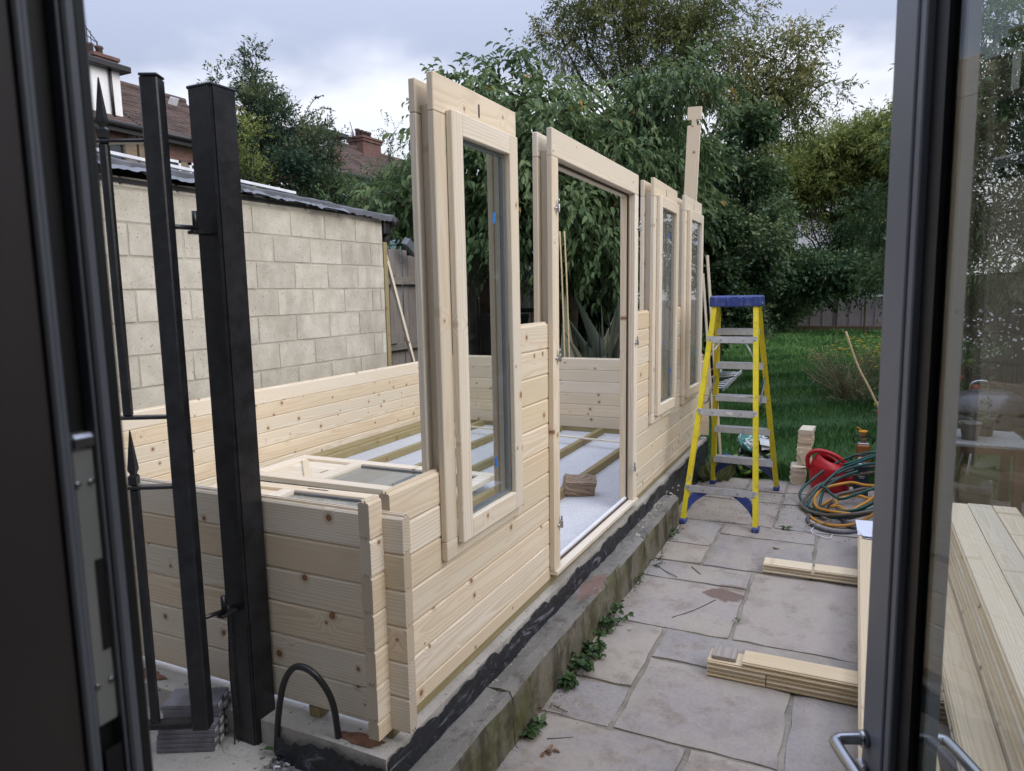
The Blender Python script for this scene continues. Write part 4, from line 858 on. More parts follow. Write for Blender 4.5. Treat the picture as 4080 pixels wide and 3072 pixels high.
# open leaf on the right
hg = np.array([-1.32, -1.685]); fr_ = np.array([-.541, -1.348]); ld = (hg-fr_)/np.linalg.norm(hg-fr_); hg = hg+np.array([-ld[1], ld[0]])*.014; fr_ = fr_+np.array([-ld[1], ld[0]])*.014; la = math.atan2(ld[1], ld[0])
lf_ = thing('glazed_door', 'open grey aluminium glazed door with lever handles at the house', 'door', (fr_[0], fr_[1], .22), la)
LW = .85   # local X from the free edge to the hinge, local -Y faces the camera side
def LB(n, x0, x1, y0, y1, z0, z1, mat, bev=.002): return mk(n, boxmesh(x1-x0, y1-y0, z1-z0, bev, mat), mat, lf_, (x0, y0, z0))
HD = 2.18
LY = np.array([-ld[1], ld[0], 0.0])
def lx(pxd, pyd, off=-.03):
    p = onPl(pxd*1.8445, pyd*1.8445, (fr_[0]+LY[0]*off, fr_[1]+LY[1]*off, 1), LY); return float(np.dot(p[:2]-fr_, ld)), p[2]
a1, a2, a3, a4, a5 = [lx(q, 833, o_)[0] for q, o_ in ((1943, -.034), (1961, -.031), (2006, -.02), (2036, -.0125), (2042, -.0125))]
LB('stile', 0, a1, -.034, .034, 0, HD, 'frame_grey'); LB('stile_ridge', a1+.0005, a2, -.031, .030, 0, HD, 'frame_grey'); LB('gasket_rebate', a2+.0005, a3, -.020, .020, 0, HD, 'frame_black', 0)
LB('hinge_stile', LW-a2, LW, -.034, .034, 0, HD, 'frame_grey')
LB('bottom_rail', a2+.001, LW-a2-.001, -.033, .033, 0, .13, 'frame_grey'); LB('top_rail', a2+.001, LW-a2-.001, -.033, .033, HD-.1, HD, 'frame_grey')
LB('glass_border', a3+.0005, a4, -.008, .008, .131, HD-.101, 'frame_black', 0); LB('glass_spacer', a4+.0005, a5, -.010, .006, .131, HD-.101, 'spacer', 0)
LB('pane', a3+.0005, LW-a2-.001, -.0125, -.0105, .131, HD-.101, 'glass_door', 0)
hx, hz = lx(1878, 1596); hz -= .22
def lever(sg):
    y0 = sg*.0345
    rose = joinm([(lathe([(.0135, 0), (.0135, .009), (.011, .011)], 18), TR(hx, y0, hz, PI/2 if sg < 0 else -PI/2)), (boxmesh(.026, .01, .10, .004), TR(hx-.013, y0-(.01 if sg < 0 else 0), hz-.14))])
    arm = tube(catmull([(hx, y0, hz), (hx, y0+sg*.035, hz), (hx+.004, y0+sg*.048, hz), (hx+.02, y0+sg*.053, hz), (hx+.11, y0+sg*.053, hz)], 6), .0095, 12)
    mk('handle_rose', rose, 'chrome', lf_); mk('handle_lever', arm, 'chrome', lf_)
lever(-1); lever(1)
# ---------------------------------------------------------------- timber on the patio
_bd = {}
def floorboard(ln, w, th):
    k = (round(ln, 3), w, th)
    if k not in _bd:
        pr = [(0, .001), (.001, 0), (w-.001, 0), (w, .001), (w, th*.38), (w+.006, th*.42), (w+.006, th*.62), (w, th*.66), (w, th-.002), (w-.003, th), (.003, th), (0, th-.002), (0, th*.66), (.006, th*.62), (.006, th*.42), (0, th*.38)]
        V = [(0, y, z) for y, z in pr]+[(ln, y, z) for y, z in pr]; n = len(pr)
        _bd[k] = from_py(V, [tuple(range(n-1, -1, -1)), tuple(range(n, 2*n))]+[(i, (i+1) % n, n+(i+1) % n, n+i) for i in range(n)])
    return _bd[k]
def bundle(label, x0, rows, w, th):
    t = thing('board_bundle', label, 'timber bundle', (x0, -1.0, 0), 0, 'board bundles under the timber stack'); z = .004
    for segs in rows:
        for (ya, yb, dx) in segs:   # boards run along Y
            mk('board', floorboard(abs(yb-ya), w, th), 'pine_yellow', t, (w+dx, min(ya, yb)+1.0, z), (0, 0, PI/2))
        z += th+.0004
    return t
bundle('thick bundle of short tongued boards on the paving with an offcut on top', 1.355, [[(-1.0, -.75, 0), (-1.75, -1.004, .002)], [(-1.0, -.75, .002), (-1.75, -1.004, 0)], [(-1.0, -.752, -.001), (-1.75, -1.004, .001)], [(-1.75, -.752, 0)], [(-1.75, -.90, .003)]], .112, .0195)
bundle('lower bundle of short tongued boards on the paving behind the thick one', 2.70, [[(-1.75, -.84, 0)], [(-1.75, -.842, .002)], [(-1.115, -.842, -.001), (-1.75, -1.13, .001)]], .112, .0195)
tag(mk('offcut', boxmesh(.10, .105, .017, .002), 'weathered', None, (1.37, -.872, .0845), (0, 0, .03)), 'small weathered grey offcut on the end of a board bundle', 'offcut')
def stack(label, y0, cols, layers, z0, x0, x1, mat):
    t = thing('timber_stack', label, 'timber stack', (x1, y0, z0), 0, 'cabin boards stacked along the patio')
    for c_ in range(cols):
        for l_ in range(layers):
            e = jit(.012); o = mk('board', floorboard(x1-x0, .114, .039), mat, t, (x0-x1+e, -.118*(c_+1)+jit(.002), l_*.0396)); 
    return t
stack('low row of pale boards at the patio edge with leaflets on it', -1.362, 2, 2, .101, -.30, 3.42, 'pine_yellow')
stack('middle row of pale boards in the long timber stack', -1.665, 1, 3, .101, -.34, 3.1, 'pine')
stack('tallest row of pale boards in the long timber stack', -1.787, 3, 10, .101, -.34, 2.92, 'pine')
for xx in (.1, 1.36, 2.70): 
    pass
tag(plank('stack_bearer', 'Y', .3, .42, -2.2, -1.38, .0, .1005, 'treated', None), 'timber bearer under the near end of the long timber stack', 'bearer')
tag(plank('stack_bearer', 'Y', 1.36, 1.47, -2.2, -1.76, .0, .1005, 'treated', None), 'timber bearer under the tall row of the stack', 'bearer')
tag(plank('stack_bearer', 'Y', 2.70, 2.81, -2.2, -1.76, .0, .1005, 'treated', None), 'timber bearer under the far end of the tall row', 'bearer')
zt_ = .101+2*.0396
lfv = [(3.42, -1.345, zt_+.002), (3.10, -1.36, zt_+.002), (3.14, -1.60, zt_+.003), (3.44, -1.60, zt_+.003)]
t = thing('leaflet', 'white paper leaflets with a dark printed strip on the board row', 'paper', (3.3, -1.45, zt_+.001))
P_ = [tuple(np.array(v)-np.array((3.3, -1.45, zt_+.001))) for v in lfv]
mk('sheet', from_py([P_[0], P_[1], P_[2], P_[3]], [(0, 1, 2, 3)]), 'paper', t); mk('sheet', grid(lambda u, v: (-.10-.17*u, .10-.2*v-.05*u, .006+.012*math.sin(u*PI)*v), 8, 6), 'paper', t)
mk('printed_strip', from_py([(-.262, .07, .0105), (-.242, .07, .0108), (-.242, -.12, .0108), (-.262, -.12, .0105)], [(0, 1, 2, 3)]), 'ink', t)
# ---------------------------------------------------------------- stepladder
SLp = thing('stepladder', 'yellow fibreglass stepladder with blue cap and feet open on the patio', 'stepladder', (4.06, -.45, 0))
so_ = np.array([4.06, -.45, 0])
def SLm(n, me, mat, loc=(0, 0, 0), rot=(0, 0, 0)): return mk(n, me, mat, SLp, tuple(np.array(loc)-so_), rot)
NL, NR = np.array([3.48, -.185, .02]), np.array([3.46, -.705, .02]); FL, FR_ = np.array([4.68, -.195, .02]), np.array([4.65, -.735, .02])
cl, cr = onX(2838, 1200, 3.98), onX(3026, 1196, 3.98); zc = cl[2]
TL, TRt = np.array([3.99, cl[1]-.025, zc]), np.array([3.99, cr[1]+.025, zc]); TL2, TR2 = TL+np.array([.12, .0, 0]), TRt+np.array([.12, -.0, 0])
def rail(a, b, w, dpt, sgn):   # C channel: web across, flanges inwards along travel
    a, b = Vector(a), Vector(b); L_ = (b-a).length; t_ = .004
    pr = [(-w/2, -dpt/2), (w/2, -dpt/2), (w/2, -dpt/2+t_), (-w/2+t_, -dpt/2+t_), (-w/2+t_, dpt/2-t_), (w/2, dpt/2-t_), (w/2, dpt/2), (-w/2, dpt/2)]
    if sgn < 0: pr = [(-x, y) for x, y in pr][::-1]
    me = prism(pr, L_); z_ = (b-a).normalized(); y_ = Vector((1, 0, 0)); y_ = (y_-z_*y_.dot(z_)).normalized(); x_ = y_.cross(z_)
    M_ = Matrix((x_, y_, z_)).transposed().to_4x4(); M_.translation = a; me.transform(M_); return me
for n_, a, b, sg in (('rear_rail', NL, TL, -1), ('rear_rail', NR, TRt, 1), ('front_rail', FL, TL2, -1), ('front_rail', FR_, TR2, 1)):
    SLm(n_, rail(a, b, .036, .062 if n_ == 'front_rail' else .05, sg), 'yellow')
def atz(a, b, z): t_ = (z-a[2])/(b[2]-a[2]); return a+(b-a)*t_
def plane_z(px, py, a0, b0, a1_, b1_):
    n_ = np.cross(b0-a0, a1_-a0); return onPl(px, py, a0, n_)[2]
r1_ = lambda x, y: (2600+x/1.449, 1050+y/1.449)
for (x, y) in ((460, 440), (430, 862), (390, 1312)):   # rear braces
    z = plane_z(*r1_(x, y), NL, TL, NR, TRt); p, q = atz(NL, TL, z), atz(NR, TRt, z); ln = np.linalg.norm(p-q)+.02
    a = math.atan2(q[1]-p[1], q[0]-p[0]); br = joinm([(boxmesh(ln, .004, .052, .001), None), (boxmesh(ln, .012, .004, .001), TR(0, -.0, 0)), (boxmesh(ln, .012, .004, .001), TR(0, -.0, .048)), (boxmesh(ln, .003, .003, 0), TR(0, -.0005, .016)), (boxmesh(ln, .003, .003, 0), TR(0, -.0005, .034))])
    d_ = (q-p)/np.linalg.norm(q-p); s_ = p-d_*.01; SLm('brace', br, 'alu', (s_[0]-.029, s_[1], z-.026), (0, 0, a))
    for t_ in (.02, .25, .75, .98):
        for dz in ((.013, -.013) if t_ in (.02, .98) and z < 1.2 else (0,)):
            c0 = p+(q-p)*t_; SLm('rivet', lathe([(.007, 0), (.006, .003), (.002, .004)], 10), 'chrome', (c0[0]-.0335-(.0 if .1 < t_ < .9 else .0), c0[1], z+dz), (0, -PI/2, 0))
    if y == 862:
        c0 = p+(q-p)*.55; SLm('warning_sticker', boxmesh(.001, .05, .022, 0), 'paint_white', (c0[0]-.0345, c0[1]-.025, z-.011)); SLm('warning_triangle', from_py([(0, 0, 0), (0, -.016, 0), (0, -.008, .014)], [(0, 1, 2)]), 'yellow', (c0[0]-.0355, c0[1]+.02, z-.008))
    if y == 440:
        for sg, e0, e1 in ((1, NL, TL), (-1, NR, TRt)):
            g0 = atz(e0, e1, z-.14); g1 = p+(q-p)*(.22 if sg > 0 else .78); SLm('stay', tube([g0+np.array([0, -sg*.01, 0]), g1+np.array([0, 0, -.02])], .007, 6), 'alu')
    if y == 1312: zlow = z
for (x, y) in ((470, 378), (475, 574), (480, 762), (480, 945), (480, 1120)):   # treads on the front rails
    z = plane_z(*r1_(x, y), FL, TL2, FR_, TR2); p, q = atz(FL, TL2, z), atz(FR_, TR2, z); a = math.atan2(q[1]-p[1], q[0]-p[0]); ln = np.linalg.norm(p-q)-.006
    tr_ = joinm([(boxmesh(ln, .085, .004, .001), None), (boxmesh(ln, .004, .05, .001), TR(0, 0, -.046)), (boxmesh(ln, .004, .03, .001), TR(0, .081, -.026))]+[(boxmesh(ln, .002, .0025, 0), TR(0, .006+.009*k, .003)) for k in range(9)])
    d_ = (q-p)/np.linalg.norm(q-p); s_ = p+d_*.003; SLm('tread', tr_, 'alu', (s_[0]-.045, s_[1], z), (0, 0, a))
    for e_ in (p, q): SLm('rivet', lathe([(.006, 0), (.005, .003)], 8), 'chrome', (e_[0]-.033, e_[1], z-.02), (0, -PI/2, 0))
# cap
def capm():
    w = cl[1]-cr[1]+.03; parts = [(boxmesh(.235, w, .085, .010), None)]
    parts += [(boxmesh(.016, .05, .075, .004), TR(-.010, w*f-.025, .004)) for f in (.08, .5, .92)]+[(boxmesh(.014, .30*w, .07, .004), TR(-.006, w*f, .003)) for f in (.02, .36, .69)]
    return joinm(parts)
SLm('cap', capm(), 'blue_plastic', (3.945, cr[1]-.015, zc-.045))
for yy in (cr[1]-.018, cl[1]+.018): SLm('cap_bolt', lathe([(.010, 0), (.008, .006)], 10), 'zinc', (3.985, yy, zc-.02), (PI/2 if yy < -.4 else -PI/2, 0, 0))
# blue feet and curved lower braces
def brace(a, sg, b, zt):
    """flat curved blue plate from foot up to the brace"""
    V, F = [], []; n = 12
    for i in range(n):
        t_ = i/(n-1); y = a[1]+sg*(.018+.19*t_**1.6); zo = .04+(zt-.05)*t_**.75; zi = .04+(zt-.02)*min(1, (t_*1.0)**.42+.0); x = a[0]+(b[0]-a[0])*(zo/(b[2]))
        for xo in (-.012, .012): V += [(x+xo, y, zo), (x+xo, a[1]+sg*(.018+.13*t_**1.9), zi)]
    for i in range(n-1):
        o = i*4
        F += [(o, o+1, o+5, o+4), (o+2, o+6, o+7, o+3), (o, o+4, o+6, o+2), (o+1, o+3, o+7, o+5)]
    F += [(0, 2, 3, 1), ((n-1)*4, (n-1)*4+1, (n-1)*4+3, (n-1)*4+2)]
    return from_py(V, F)
for a, b, sg, zt in ((NL, TL, -1, zlow), (NR, TRt, 1, zlow), (FL, TL2, -1, .24), (FR_, TR2, 1, .24)):
    SLm('foot', boxmesh(.085, .05, .04, .008), 'blue_plastic', (a[0]-.045, a[1]-.025, 0)); SLm('corner_brace', brace(a, sg, b, zt), 'blue_plastic')
def arm(a, b, c_): return joinm([(tube([a, b], .007, 4), None), (tube([b, c_], .007, 4), None)])
for s0, s1, f0, f1 in ((NL, TL, FL, TL2), (NR, TRt, FR_, TR2)):
    a = atz(s0, s1, .86); b = atz(f0, f1, 1.03); mid = (a+b)/2+np.array([-.03, 0, -.10]); SLm('spreader', arm(a, mid, b), 'lead')
a, b = atz(NL, TL, .93), atz(NR, TRt, .93); SLm('spreader_rod', tube([a, b], .003, 6), 'zinc')
a = atz(NL, TL, .36); SLm('cord', tube(catmull([a+np.array([-.035, -.02, .0]), a+np.array([-.05, .03, -.10]), a+np.array([-.05, .02, -.16]), a+np.array([-.045, -.03, -.17]), a+np.array([-.03, -.12, -.14])], 6), .003, 6), 'rope')
def text_mesh(s, size):
    cu = bpy.data.curves.new('t', 'FONT'); cu.body = s; cu.size = size; cu.extrude = .0003; ob = bpy.data.objects.new('t', cu); C.objects.link(ob); bpy.context.view_layer.update()
    me = bpy.data.meshes.new_from_object(ob.evaluated_get(bpy.context.evaluated_depsgraph_get())); bpy.data.objects.remove(ob); me.materials.clear(); return me
zt1 = 1.44; e = atz(FR_, TR2, zt1); dr = Vector(tuple(FR_-TR2)).normalized(); ny = Vector((0, -1, 0)); ny = (ny-dr*ny.dot(dr)).normalized(); up_ = ny.cross(dr)
o = SLm('maker_name', text_mesh('WERNER', .042), 'ink'); M_ = Matrix((dr, up_, ny)).transposed().to_4x4(); M_.translation = Vector(tuple(e+np.array([.012, -.0195, 0])-so_)); o.matrix_local = M_
# ---------------------------------------------------------------- props on the far patio
# offcut stack: every block a thing of its own
def offblock(k): return floorboard(.155+.01*(k % 3), .114, .039)
oc = 0
def oblk(x, y, z, rz, label):
    global oc
    tag(mk('log_offcut', floorboard(.21+.02*(oc % 3), .114, .039), 'pine', None, (x, y, z), (0, 0, rz)), label, 'offcut', 'log offcuts stacked on the patio'); oc += 1
for k in range(4): oblk(4.90+jit(.008), -.955+jit(.006), .004+.0395*k, .12+jit(.05), 'pale log offcut in the wide lower part of the offcut pile')
for k in range(4): oblk(4.97+jit(.008), -.985+jit(.006), .162+.0395*k, .03+jit(.05), 'pale log offcut in the middle of the offcut pile')
for k in range(4): oblk(4.98+jit(.01), -.99+jit(.006), .320+.0395*k, -.04+jit(.06), 'pale log offcut in the narrow upper part of the offcut pile')
o = mk('log_offcut', floorboard(.2, .114, .039), 'pine', None, (4.97, -.83, .17), (.0, .0, 0)); o.rotation_euler = (1.15, 0, .15); o.location = (4.95, -.93, .165); tag(o, 'loose pale offcut leaning against the side of the offcut pile', 'offcut')
# watering can
wc = thing('watering_can', 'red plastic watering can tilted beside the hose pile', 'watering can', (4.83, -1.15, 0.012))
def canf(u, v):
    w = 2*PI*u; prof = [(.0, .0), (.112, .002), (.124, .015), (.127, .10), (.122, .16), (.108, .21), (.082, .245), (.062, .262), (.058, .262), (.056, .235), (.09, .20), (.105, .12), (.0, .06)]; m_ = len(prof)-1; i = min(int(v*m_), m_-1); t_ = v*m_-i
    r = prof[i][0]*(1-t_)+prof[i+1][0]*t_; z = prof[i][1]*(1-t_)+prof[i+1][1]*t_
    return (r*math.cos(w)*1.15-.02*(z/.26), r*math.sin(w)*.95, z-.10*max(0, z-.16)*math.cos(w)/.1*.35)
mk('body', grid(canf, 37, 49), 'red_plastic', wc)
mk('handle', tube(catmull([(-.130, 0, .13), (-.165, 0, .19), (-.165, 0, .265), (-.115, 0, .315), (-.03, 0, .312), (.06, 0, .27), (.125, 0, .205), (.14, 0, .15)], 6), .017, 10), 'red_plastic', wc)
mk('spout', tube(catmull([(.11, .02, .05), (.19, .04, .11), (.28, .06, .22)], 6), np.linspace(.028, .012, 13), 10), 'red_plastic', wc)
wc.rotation_euler = (.2, 0, -PI/2); wc.scale = (1.08, 1.08, 1.08)
# tins
def tin(name, label, x, y, w, h, mat, hand='frame_black', topc='paint_white'):
    t = thing(name, label, 'tin', (x, y, 0), .1); mk('can', boxmesh(w, .11, h, .012), mat, t, (-w/2, -.055, 0)); mk('top', boxmesh(w-.02, .09, .012, .004), 'tin_metal', t, (-w/2+.01, -.045, h))
    mk('spout_cap', lathe([(.022, 0), (.022, .03), (.028, .032), (.028, .04)], 14), topc, t, (-.0, .0, h+.012))
    mk('handle', tube(catmull([(0, -.07, h+.01), (0, -.08, h+.05), (0, -.04, h+.075), (0, .04, h+.075), (0, .08, h+.05), (0, .07, h+.01)], 5), .006, 8), hand, t); return t
q = onZ(3415, 1880, 0); tb = tin('oil_tin', 'dark blue tin with metal top and white cap by the hoses', 4.72, -1.385, .09, .27, 'tin_blue'); tb.rotation_euler.z = .05
mk('label_band', boxmesh(.001, .085, .10, 0), 'tin_blue', tb, (-.0462, -.0425, .12)); mk('label_mark', from_py([(-.0475, .012, .20), (-.0475, -.012, .20), (-.0475, 0, .214)], [(0, 1, 2)]), 'paint_white', tb); mk('label_text', boxmesh(.0006, .05, .006, 0), 'paint_white', tb, (-.0472, -.025, .175)); mk('label_text', boxmesh(.0006, .036, .004, 0), 'paint_white', tb, (-.0472, -.018, .162))
tin('oil_tin', 'rusty orange brown tin standing behind the blue one', 5.28, -1.40, .09, .33, 'tin_brown', topc='twig_pale')
jar = thing('brush_pot', 'small pot with an orange lid standing on the brown tin', 'pot', (5.28, -1.395, .432)); mk('pot', lathe([(.03, 0), (.035, .03), (.036, .04)], 14), 'twig_pale', jar); mk('lid', lathe([(.04, .0405), (.04, .055), (.03, .058)], 14), 'orange', jar); mk('brush', tube([(.0, .01, .058), (-.02, .05, .09)], .006, 6), 'orange', jar)
jar.location = (5.28, -1.395, .395)
# hoses
def coil(cx, cy, rx, ry, z, n, wob, tilt=(0, 0), seed=1, drift=(0, 0), zrise=.012):
    P = []; rr = random.Random(seed); k = 14
    for i in range(int(n*k)):
        w = 2*PI*i/k; f = i/(n*k); s = 1+wob*math.sin(w*.37+seed)+wob*.8*math.sin(w*.171+seed*2)+.09*rr.uniform(-1, 1)
        x = cx+drift[0]*f+rx*s*math.cos(w); y = cy+drift[1]*f+ry*s*math.sin(w)
        P.append((x, y, max(.012, z+zrise*i/k+tilt[0]*(x-cx)+tilt[1]*(y-cy)+.015*rr.uniform(0, 1))))
    return catmull(P, 4)
h = mk('garden_hose', tube(coil(4.20, -1.36, .36, .31, .17, 4.2, .2, (.22, -.42), 3, (.16, .0)), .011, 8), 'hose_green'); tag(h, 'dark green garden hose coiled on top of the hose heap', 'hose')
h = mk('garden_hose', tube(coil(4.0, -1.32, .34, .26, .04, 2.6, .3, (.1, -.25), 8, (.25, 0), .035), .0115, 8), 'hose_yellow'); tag(h, 'yellow orange garden hose looping through the hose heap', 'hose')
h = mk('garden_hose', tube(coil(4.12, -1.40, .33, .29, .07, 3.2, .28, (.1, -.3), 15, (.2, 0), .035), .0125, 8), 'hose_grey'); tag(h, 'brown grey garden hose in the middle of the hose heap', 'hose')
fl = catmull([(4.35, -1.55, .02), (3.98, -1.5, .016), (3.70, -1.36, .014), (3.64, -1.2, .014), (3.74, -1.06, .014), (3.92, -1.03, .014), (4.02, -1.10, .016), (3.96, -1.25, .02), (3.80, -1.30, .02), (3.76, -1.40, .03), (4.0, -1.55, .03)], 8)
tag(mk('garden_hose', tube(fl, .0145, 8), 'hose_purple'), 'grey purple hose lying flat in front of the hose heap', 'hose')
tag(mk('green_tube', tube([(4.13, -1.06, .06), (3.98, -1.09, .013)], .017, 10), 'hose_green'), 'short dark green tube end poking out of the hose heap', 'tube')
wv = [onZ(2800+x/2.765, 1650+y/2.765, .008) for x, y in ((1240, 1235), (1200, 1275), (1215, 1310), (1360, 1365), (1410, 1362), (1425, 1330))]
tag(mk('white_wire', tube(catmull(wv, 5), .0035, 6), 'paint_white'), 'bent white wire on the paving in front of the hoses', 'wire')
tw_ = [onZ(2800+x/2.765, 1650+y/2.765, .03) for x, y in ((1130, 1240), (1180, 1210), (1250, 1205), (1330, 1200), (1410, 1170))]
tag(mk('dry_twig', tube(catmull(tw_, 4), .004, 6), 'twig_pale'), 'pale dry twig lying on the grey hose', 'twig')
# twigs on the paving
rP = lambda x, y: onZ(2000+x/1.4747, 2000+y/1.4747, .008)
for pts, lb in ((((1000, 678), (1130, 635), (1255, 575)), 'long thin brown twig on the paving by the wet patch'), (((905, 370), (960, 405), (1030, 440)), 'brown twig on the paving by the kerb joint'), (((265, 1392), (420, 1383)), 'thin straight twig on the near paving slab'), (((300, 1197), (385, 1233)), 'short twig on the small reddish slab'), (((1115, 380), (1168, 425)), 'tiny twig on the tan slab')):
    P_ = [rP(*q) for q in pts]; P_ = catmull(P_, 4) if len(P_) > 2 else P_
    tag(mk('twig', tube(P_, .0026, 5), 'twig'), lb, 'twig')
for (x, y), s_, lb in (((200, 1240), .055, 'curled brown dead leaf at the foot of the kerb'), ((1375, 700), .02, 'small green leaf in a paving joint'), ((1670, 155), .05, 'sprig of green leaf on the paving by the ladder'), ((275, 1475), .035, 'dark crumpled leaf on the near slab'), ((1615, 278), .025, 'small crumpled leaf on the tan slab')):
    p = rP(x, y); g = 'leaf_weed' if 'green' in lb else 'leaf_dead'; n_ = 5
    o = mk('fallen_leaf', leaves(np.array([p+np.array([jit(.012), jit(.012), .004+.004*random.random()]) for _ in range(n_)]), rdir(n_)*np.array([1, 1, .25]), np.tile([.2, .1, 1.0], (n_, 1)), np.full(n_, s_), .6, RNG.random(n_), .2, 7), g); tag(o, lb, 'leaf')
# weeds at the kerb foot
def weed(x, y, z, r, n, ll, name, label, mat='leaf_weed', cat='weed', top=.12):
    t = thing(name, label, cat, (x, y, z)); L_ = []; PP, DD, TT = [], [], []
    for i in range(max(4, n//9)):
        b = np.array([jit(r), jit(r*.35), 0]); e_ = b+np.array([jit(r*.6), -random.random()*r*.7, random.uniform(.3, 1)*top]); P_ = catmull([b, (b+e_)/2+np.array([jit(.01), jit(.01), .01]), e_], 3); L_.append((P_, .0015))
        for q in range(9):
            f = random.random(); p = P_[int(f*(len(P_)-1))]; PP.append(p+np.array([jit(.01), jit(.01), jit(.008)])); DD.append([jit(1), jit(1)-.3, jit(.5)]); TT.append(.3+.6*random.random())
    mk('stem', tubes(L_, 4), 'leaf_weed', t); n_ = len(PP); mk('foliage', leaves(np.array(PP), np.array(DD), np.tile([0., -.3, 1.0], (n_, 1))+RNG.normal(size=(n_, 3))*.4, ll*(.5+.8*RNG.random(n_)), .75, np.array(TT), .12, 7), mat, t)
    at = t.children[0].data.attributes.new('tint', 'FLOAT', 'POINT'); return t
for i, (x, y, r, n, l_, lb) in enumerate(((575, 720, .14, 170, .03, 'leafy green weed clump at the kerb foot by the large slab joint'), (400, 900, .13, 200, .034, 'dense green weed clump at the kerb foot with broad leaves'), (340, 1100, .06, 70, .034, 'broad leaved weed spilling onto the small slab'), (160, 1350, .07, 50, .036, 'small weed sprig at the near kerb foot'), (660, 630, .04, 40, .02, 'tiny weed tuft at the kerb foot'), (990, 190, .09, 80, .02, 'low weeds along the kerb near the ladder'), (880, 340, .10, 60, .015, 'sparse seedlings along the kerb joint'), (770, 470, .05, 40, .015, 'few seedlings by the kerb joint'))):
    p = rP(x, y); weed(p[0], min(p[1], -.178), .002, r, n, l_, 'weed', lb, top=.11 if r > .1 else .06)
# compost bags
def bag(name, label, x, y, sx, sy, h, rz, mats, seed):
    t = thing(name, label, 'compost bag', (x, y, 0), rz, 'compost bags heaped on the lawn edge')
    def f(u, v):
        w = 2*PI*u; e_ = max(.03, math.sin(PI*min(max(v, .001), .999))**.32); yy = (v-.5)*2*sy
        cs = math.copysign(abs(math.cos(w))**.75, math.cos(w))
        return (cs*sx*e_*(1+.05*wave(v*5+u*3, seed)), yy*(1+.05*math.sin(3*w+seed)), max(.0, h*.5+math.sin(w)*h*.5*e_*(1+.12*wave(u*6+v*5, seed))+.018*wave(u*14+v*9, seed)+.012*wave(v*22, seed)))
    me = grid(f, 49, 41); me.materials.clear()
    for m_ in mats: me.materials.append(MAT[m_])
    for p in me.polygons:
        i = p.index; u, v = (i//40)/48, (i % 40)/40
        g = wave(u*7+v*3, seed*3)+.5*wave(v*9, seed); p.material_index = 0 if g < .1 else (1 if g < .45 else 2 % len(mats)); p.material_index = min(p.material_index, len(mats)-1)
    mk('sack', me, None, t); return t
b1 = bag('compost_bag', 'black compost bag with lime patches at the lawn edge', 5.22, -.42, .17, .27, .15, -1.25, ['bag_black', 'bag_black', 'bag_lime'], 2)
b2 = bag('compost_bag', 'lime green compost bag squeezed between the others', 5.40, -.48, .14, .30, .13, -1.1, ['bag_black', 'bag_lime', 'bag_white'], 5); b2.location.z = .07
b3 = bag('compost_bag', 'green and white printed compost bag on top of the heap', 5.50, -.45, .16, .33, .12, -1.32, ['bag_green', 'bag_white', 'bag_black'], 9); b3.location.z = .17
tm = text_mesh('COMP', .07); o = mk('print', tm, 'paint_white', b3, (-.02, .10, .158), (.0, 0, -1.6))
fl_ = mk('open_flap', grid(lambda u, v: (.10*math.sin(u*3)-.03, -.30-.26*v, .09+.10*math.sin(v*2.4)+.05*u-.10*v*u), 12, 12), 'bag_white', b3); mk('flap_lining', grid(lambda u, v: (.10*math.sin(u*3)-.035, -.30-.22*v, .075+.10*math.sin(v*2.4)+.04*u-.12*v*u-.02*v), 12, 12), 'bag_black', b3)
tag(mk('dust_sheet', grid(lambda u, v: (5.02+.12*u, -.16-.26*v, .12+.025*math.sin(v*5)+.03*u+.015*wave(v*9+u*4)), 10, 20), 'blue_plastic'), 'folded blue plastic sheet tucked in front of the compost bags', 'sheet')
grass_patch(900, lambda u: 4.72+.5*u, lambda v: -.30+.42*v, .12, 'leaf_straw', 'grass_tuft', 'rough grass tuft beside the far ladder leg', ok=lambda x, y: (x-4.95)**2/.07+(y+.12)**2/.05 < 1)
# aluminium ladder lying on the lawn
al = thing('lying_ladder', 'aluminium ladder lying flat on the lawn beyond the cabin', 'ladder', (11.6, .86, .06), .03)
for yy in (-.19, .19): mk('rail', boxmesh(2.7, .03, .07, .003), 'alu', al, (-1.35, yy-.015, 0))
for k in range(10): mk('rung', tube([(-1.2+.26*k, -.175, .035), (-1.2+.26*k, .175, .035)], .015, 8), 'alu', al)
# ---------------------------------------------------------------- flower bush, tomato, cane, table and barbecue beyond the glazed door
fb = thing('flower_bush', 'straggly bush with small yellow daisy flowers on the lawn', 'bush', (10.3, -1.25, 0))
me, _ = crown_mesh([(0, 0, .38, .62, .62, .36), (.1, -.35, .42, .55, .5, .38), (-.25, .15, .22, .5, .5, .25)], 260, .2, 7, .05, .3, droop=.1, upb=.5); mk('foliage', me, 'leaf_straw', fb)
L_ = [limb((jit(.1), jit(.1), 0), (jit(.7), jit(.75), random.uniform(.4, .8)), .008, .003, .05, 4) for _ in range(60)]; mk('stems', tubes(L_, 4), 'twig_pale', fb)
PP = []; DD = []
for i in range(120):
    w = random.random()*6.28; r = math.sqrt(random.random())*.75; z = .92-.45*r*r+jit(.1); c0 = np.array([r*math.cos(w), r*math.sin(w)-.15, z])
    for k in range(7): a = k*.9; PP.append(c0); DD.append([math.cos(a), math.sin(a), .3])
mk('flowers', leaves(np.array(PP), np.array(DD), np.tile([0, 0, 1.], (len(PP), 1))+RNG.normal(size=(len(PP), 3))*.2, np.full(len(PP), .032), .7, RNG.random(len(PP)), .05), 'petal', fb)
ca, cb_ = onX(1827*1.8445, 716*1.8445, 4.9), onX(1892*1.8445, 868*1.8445, 4.9)
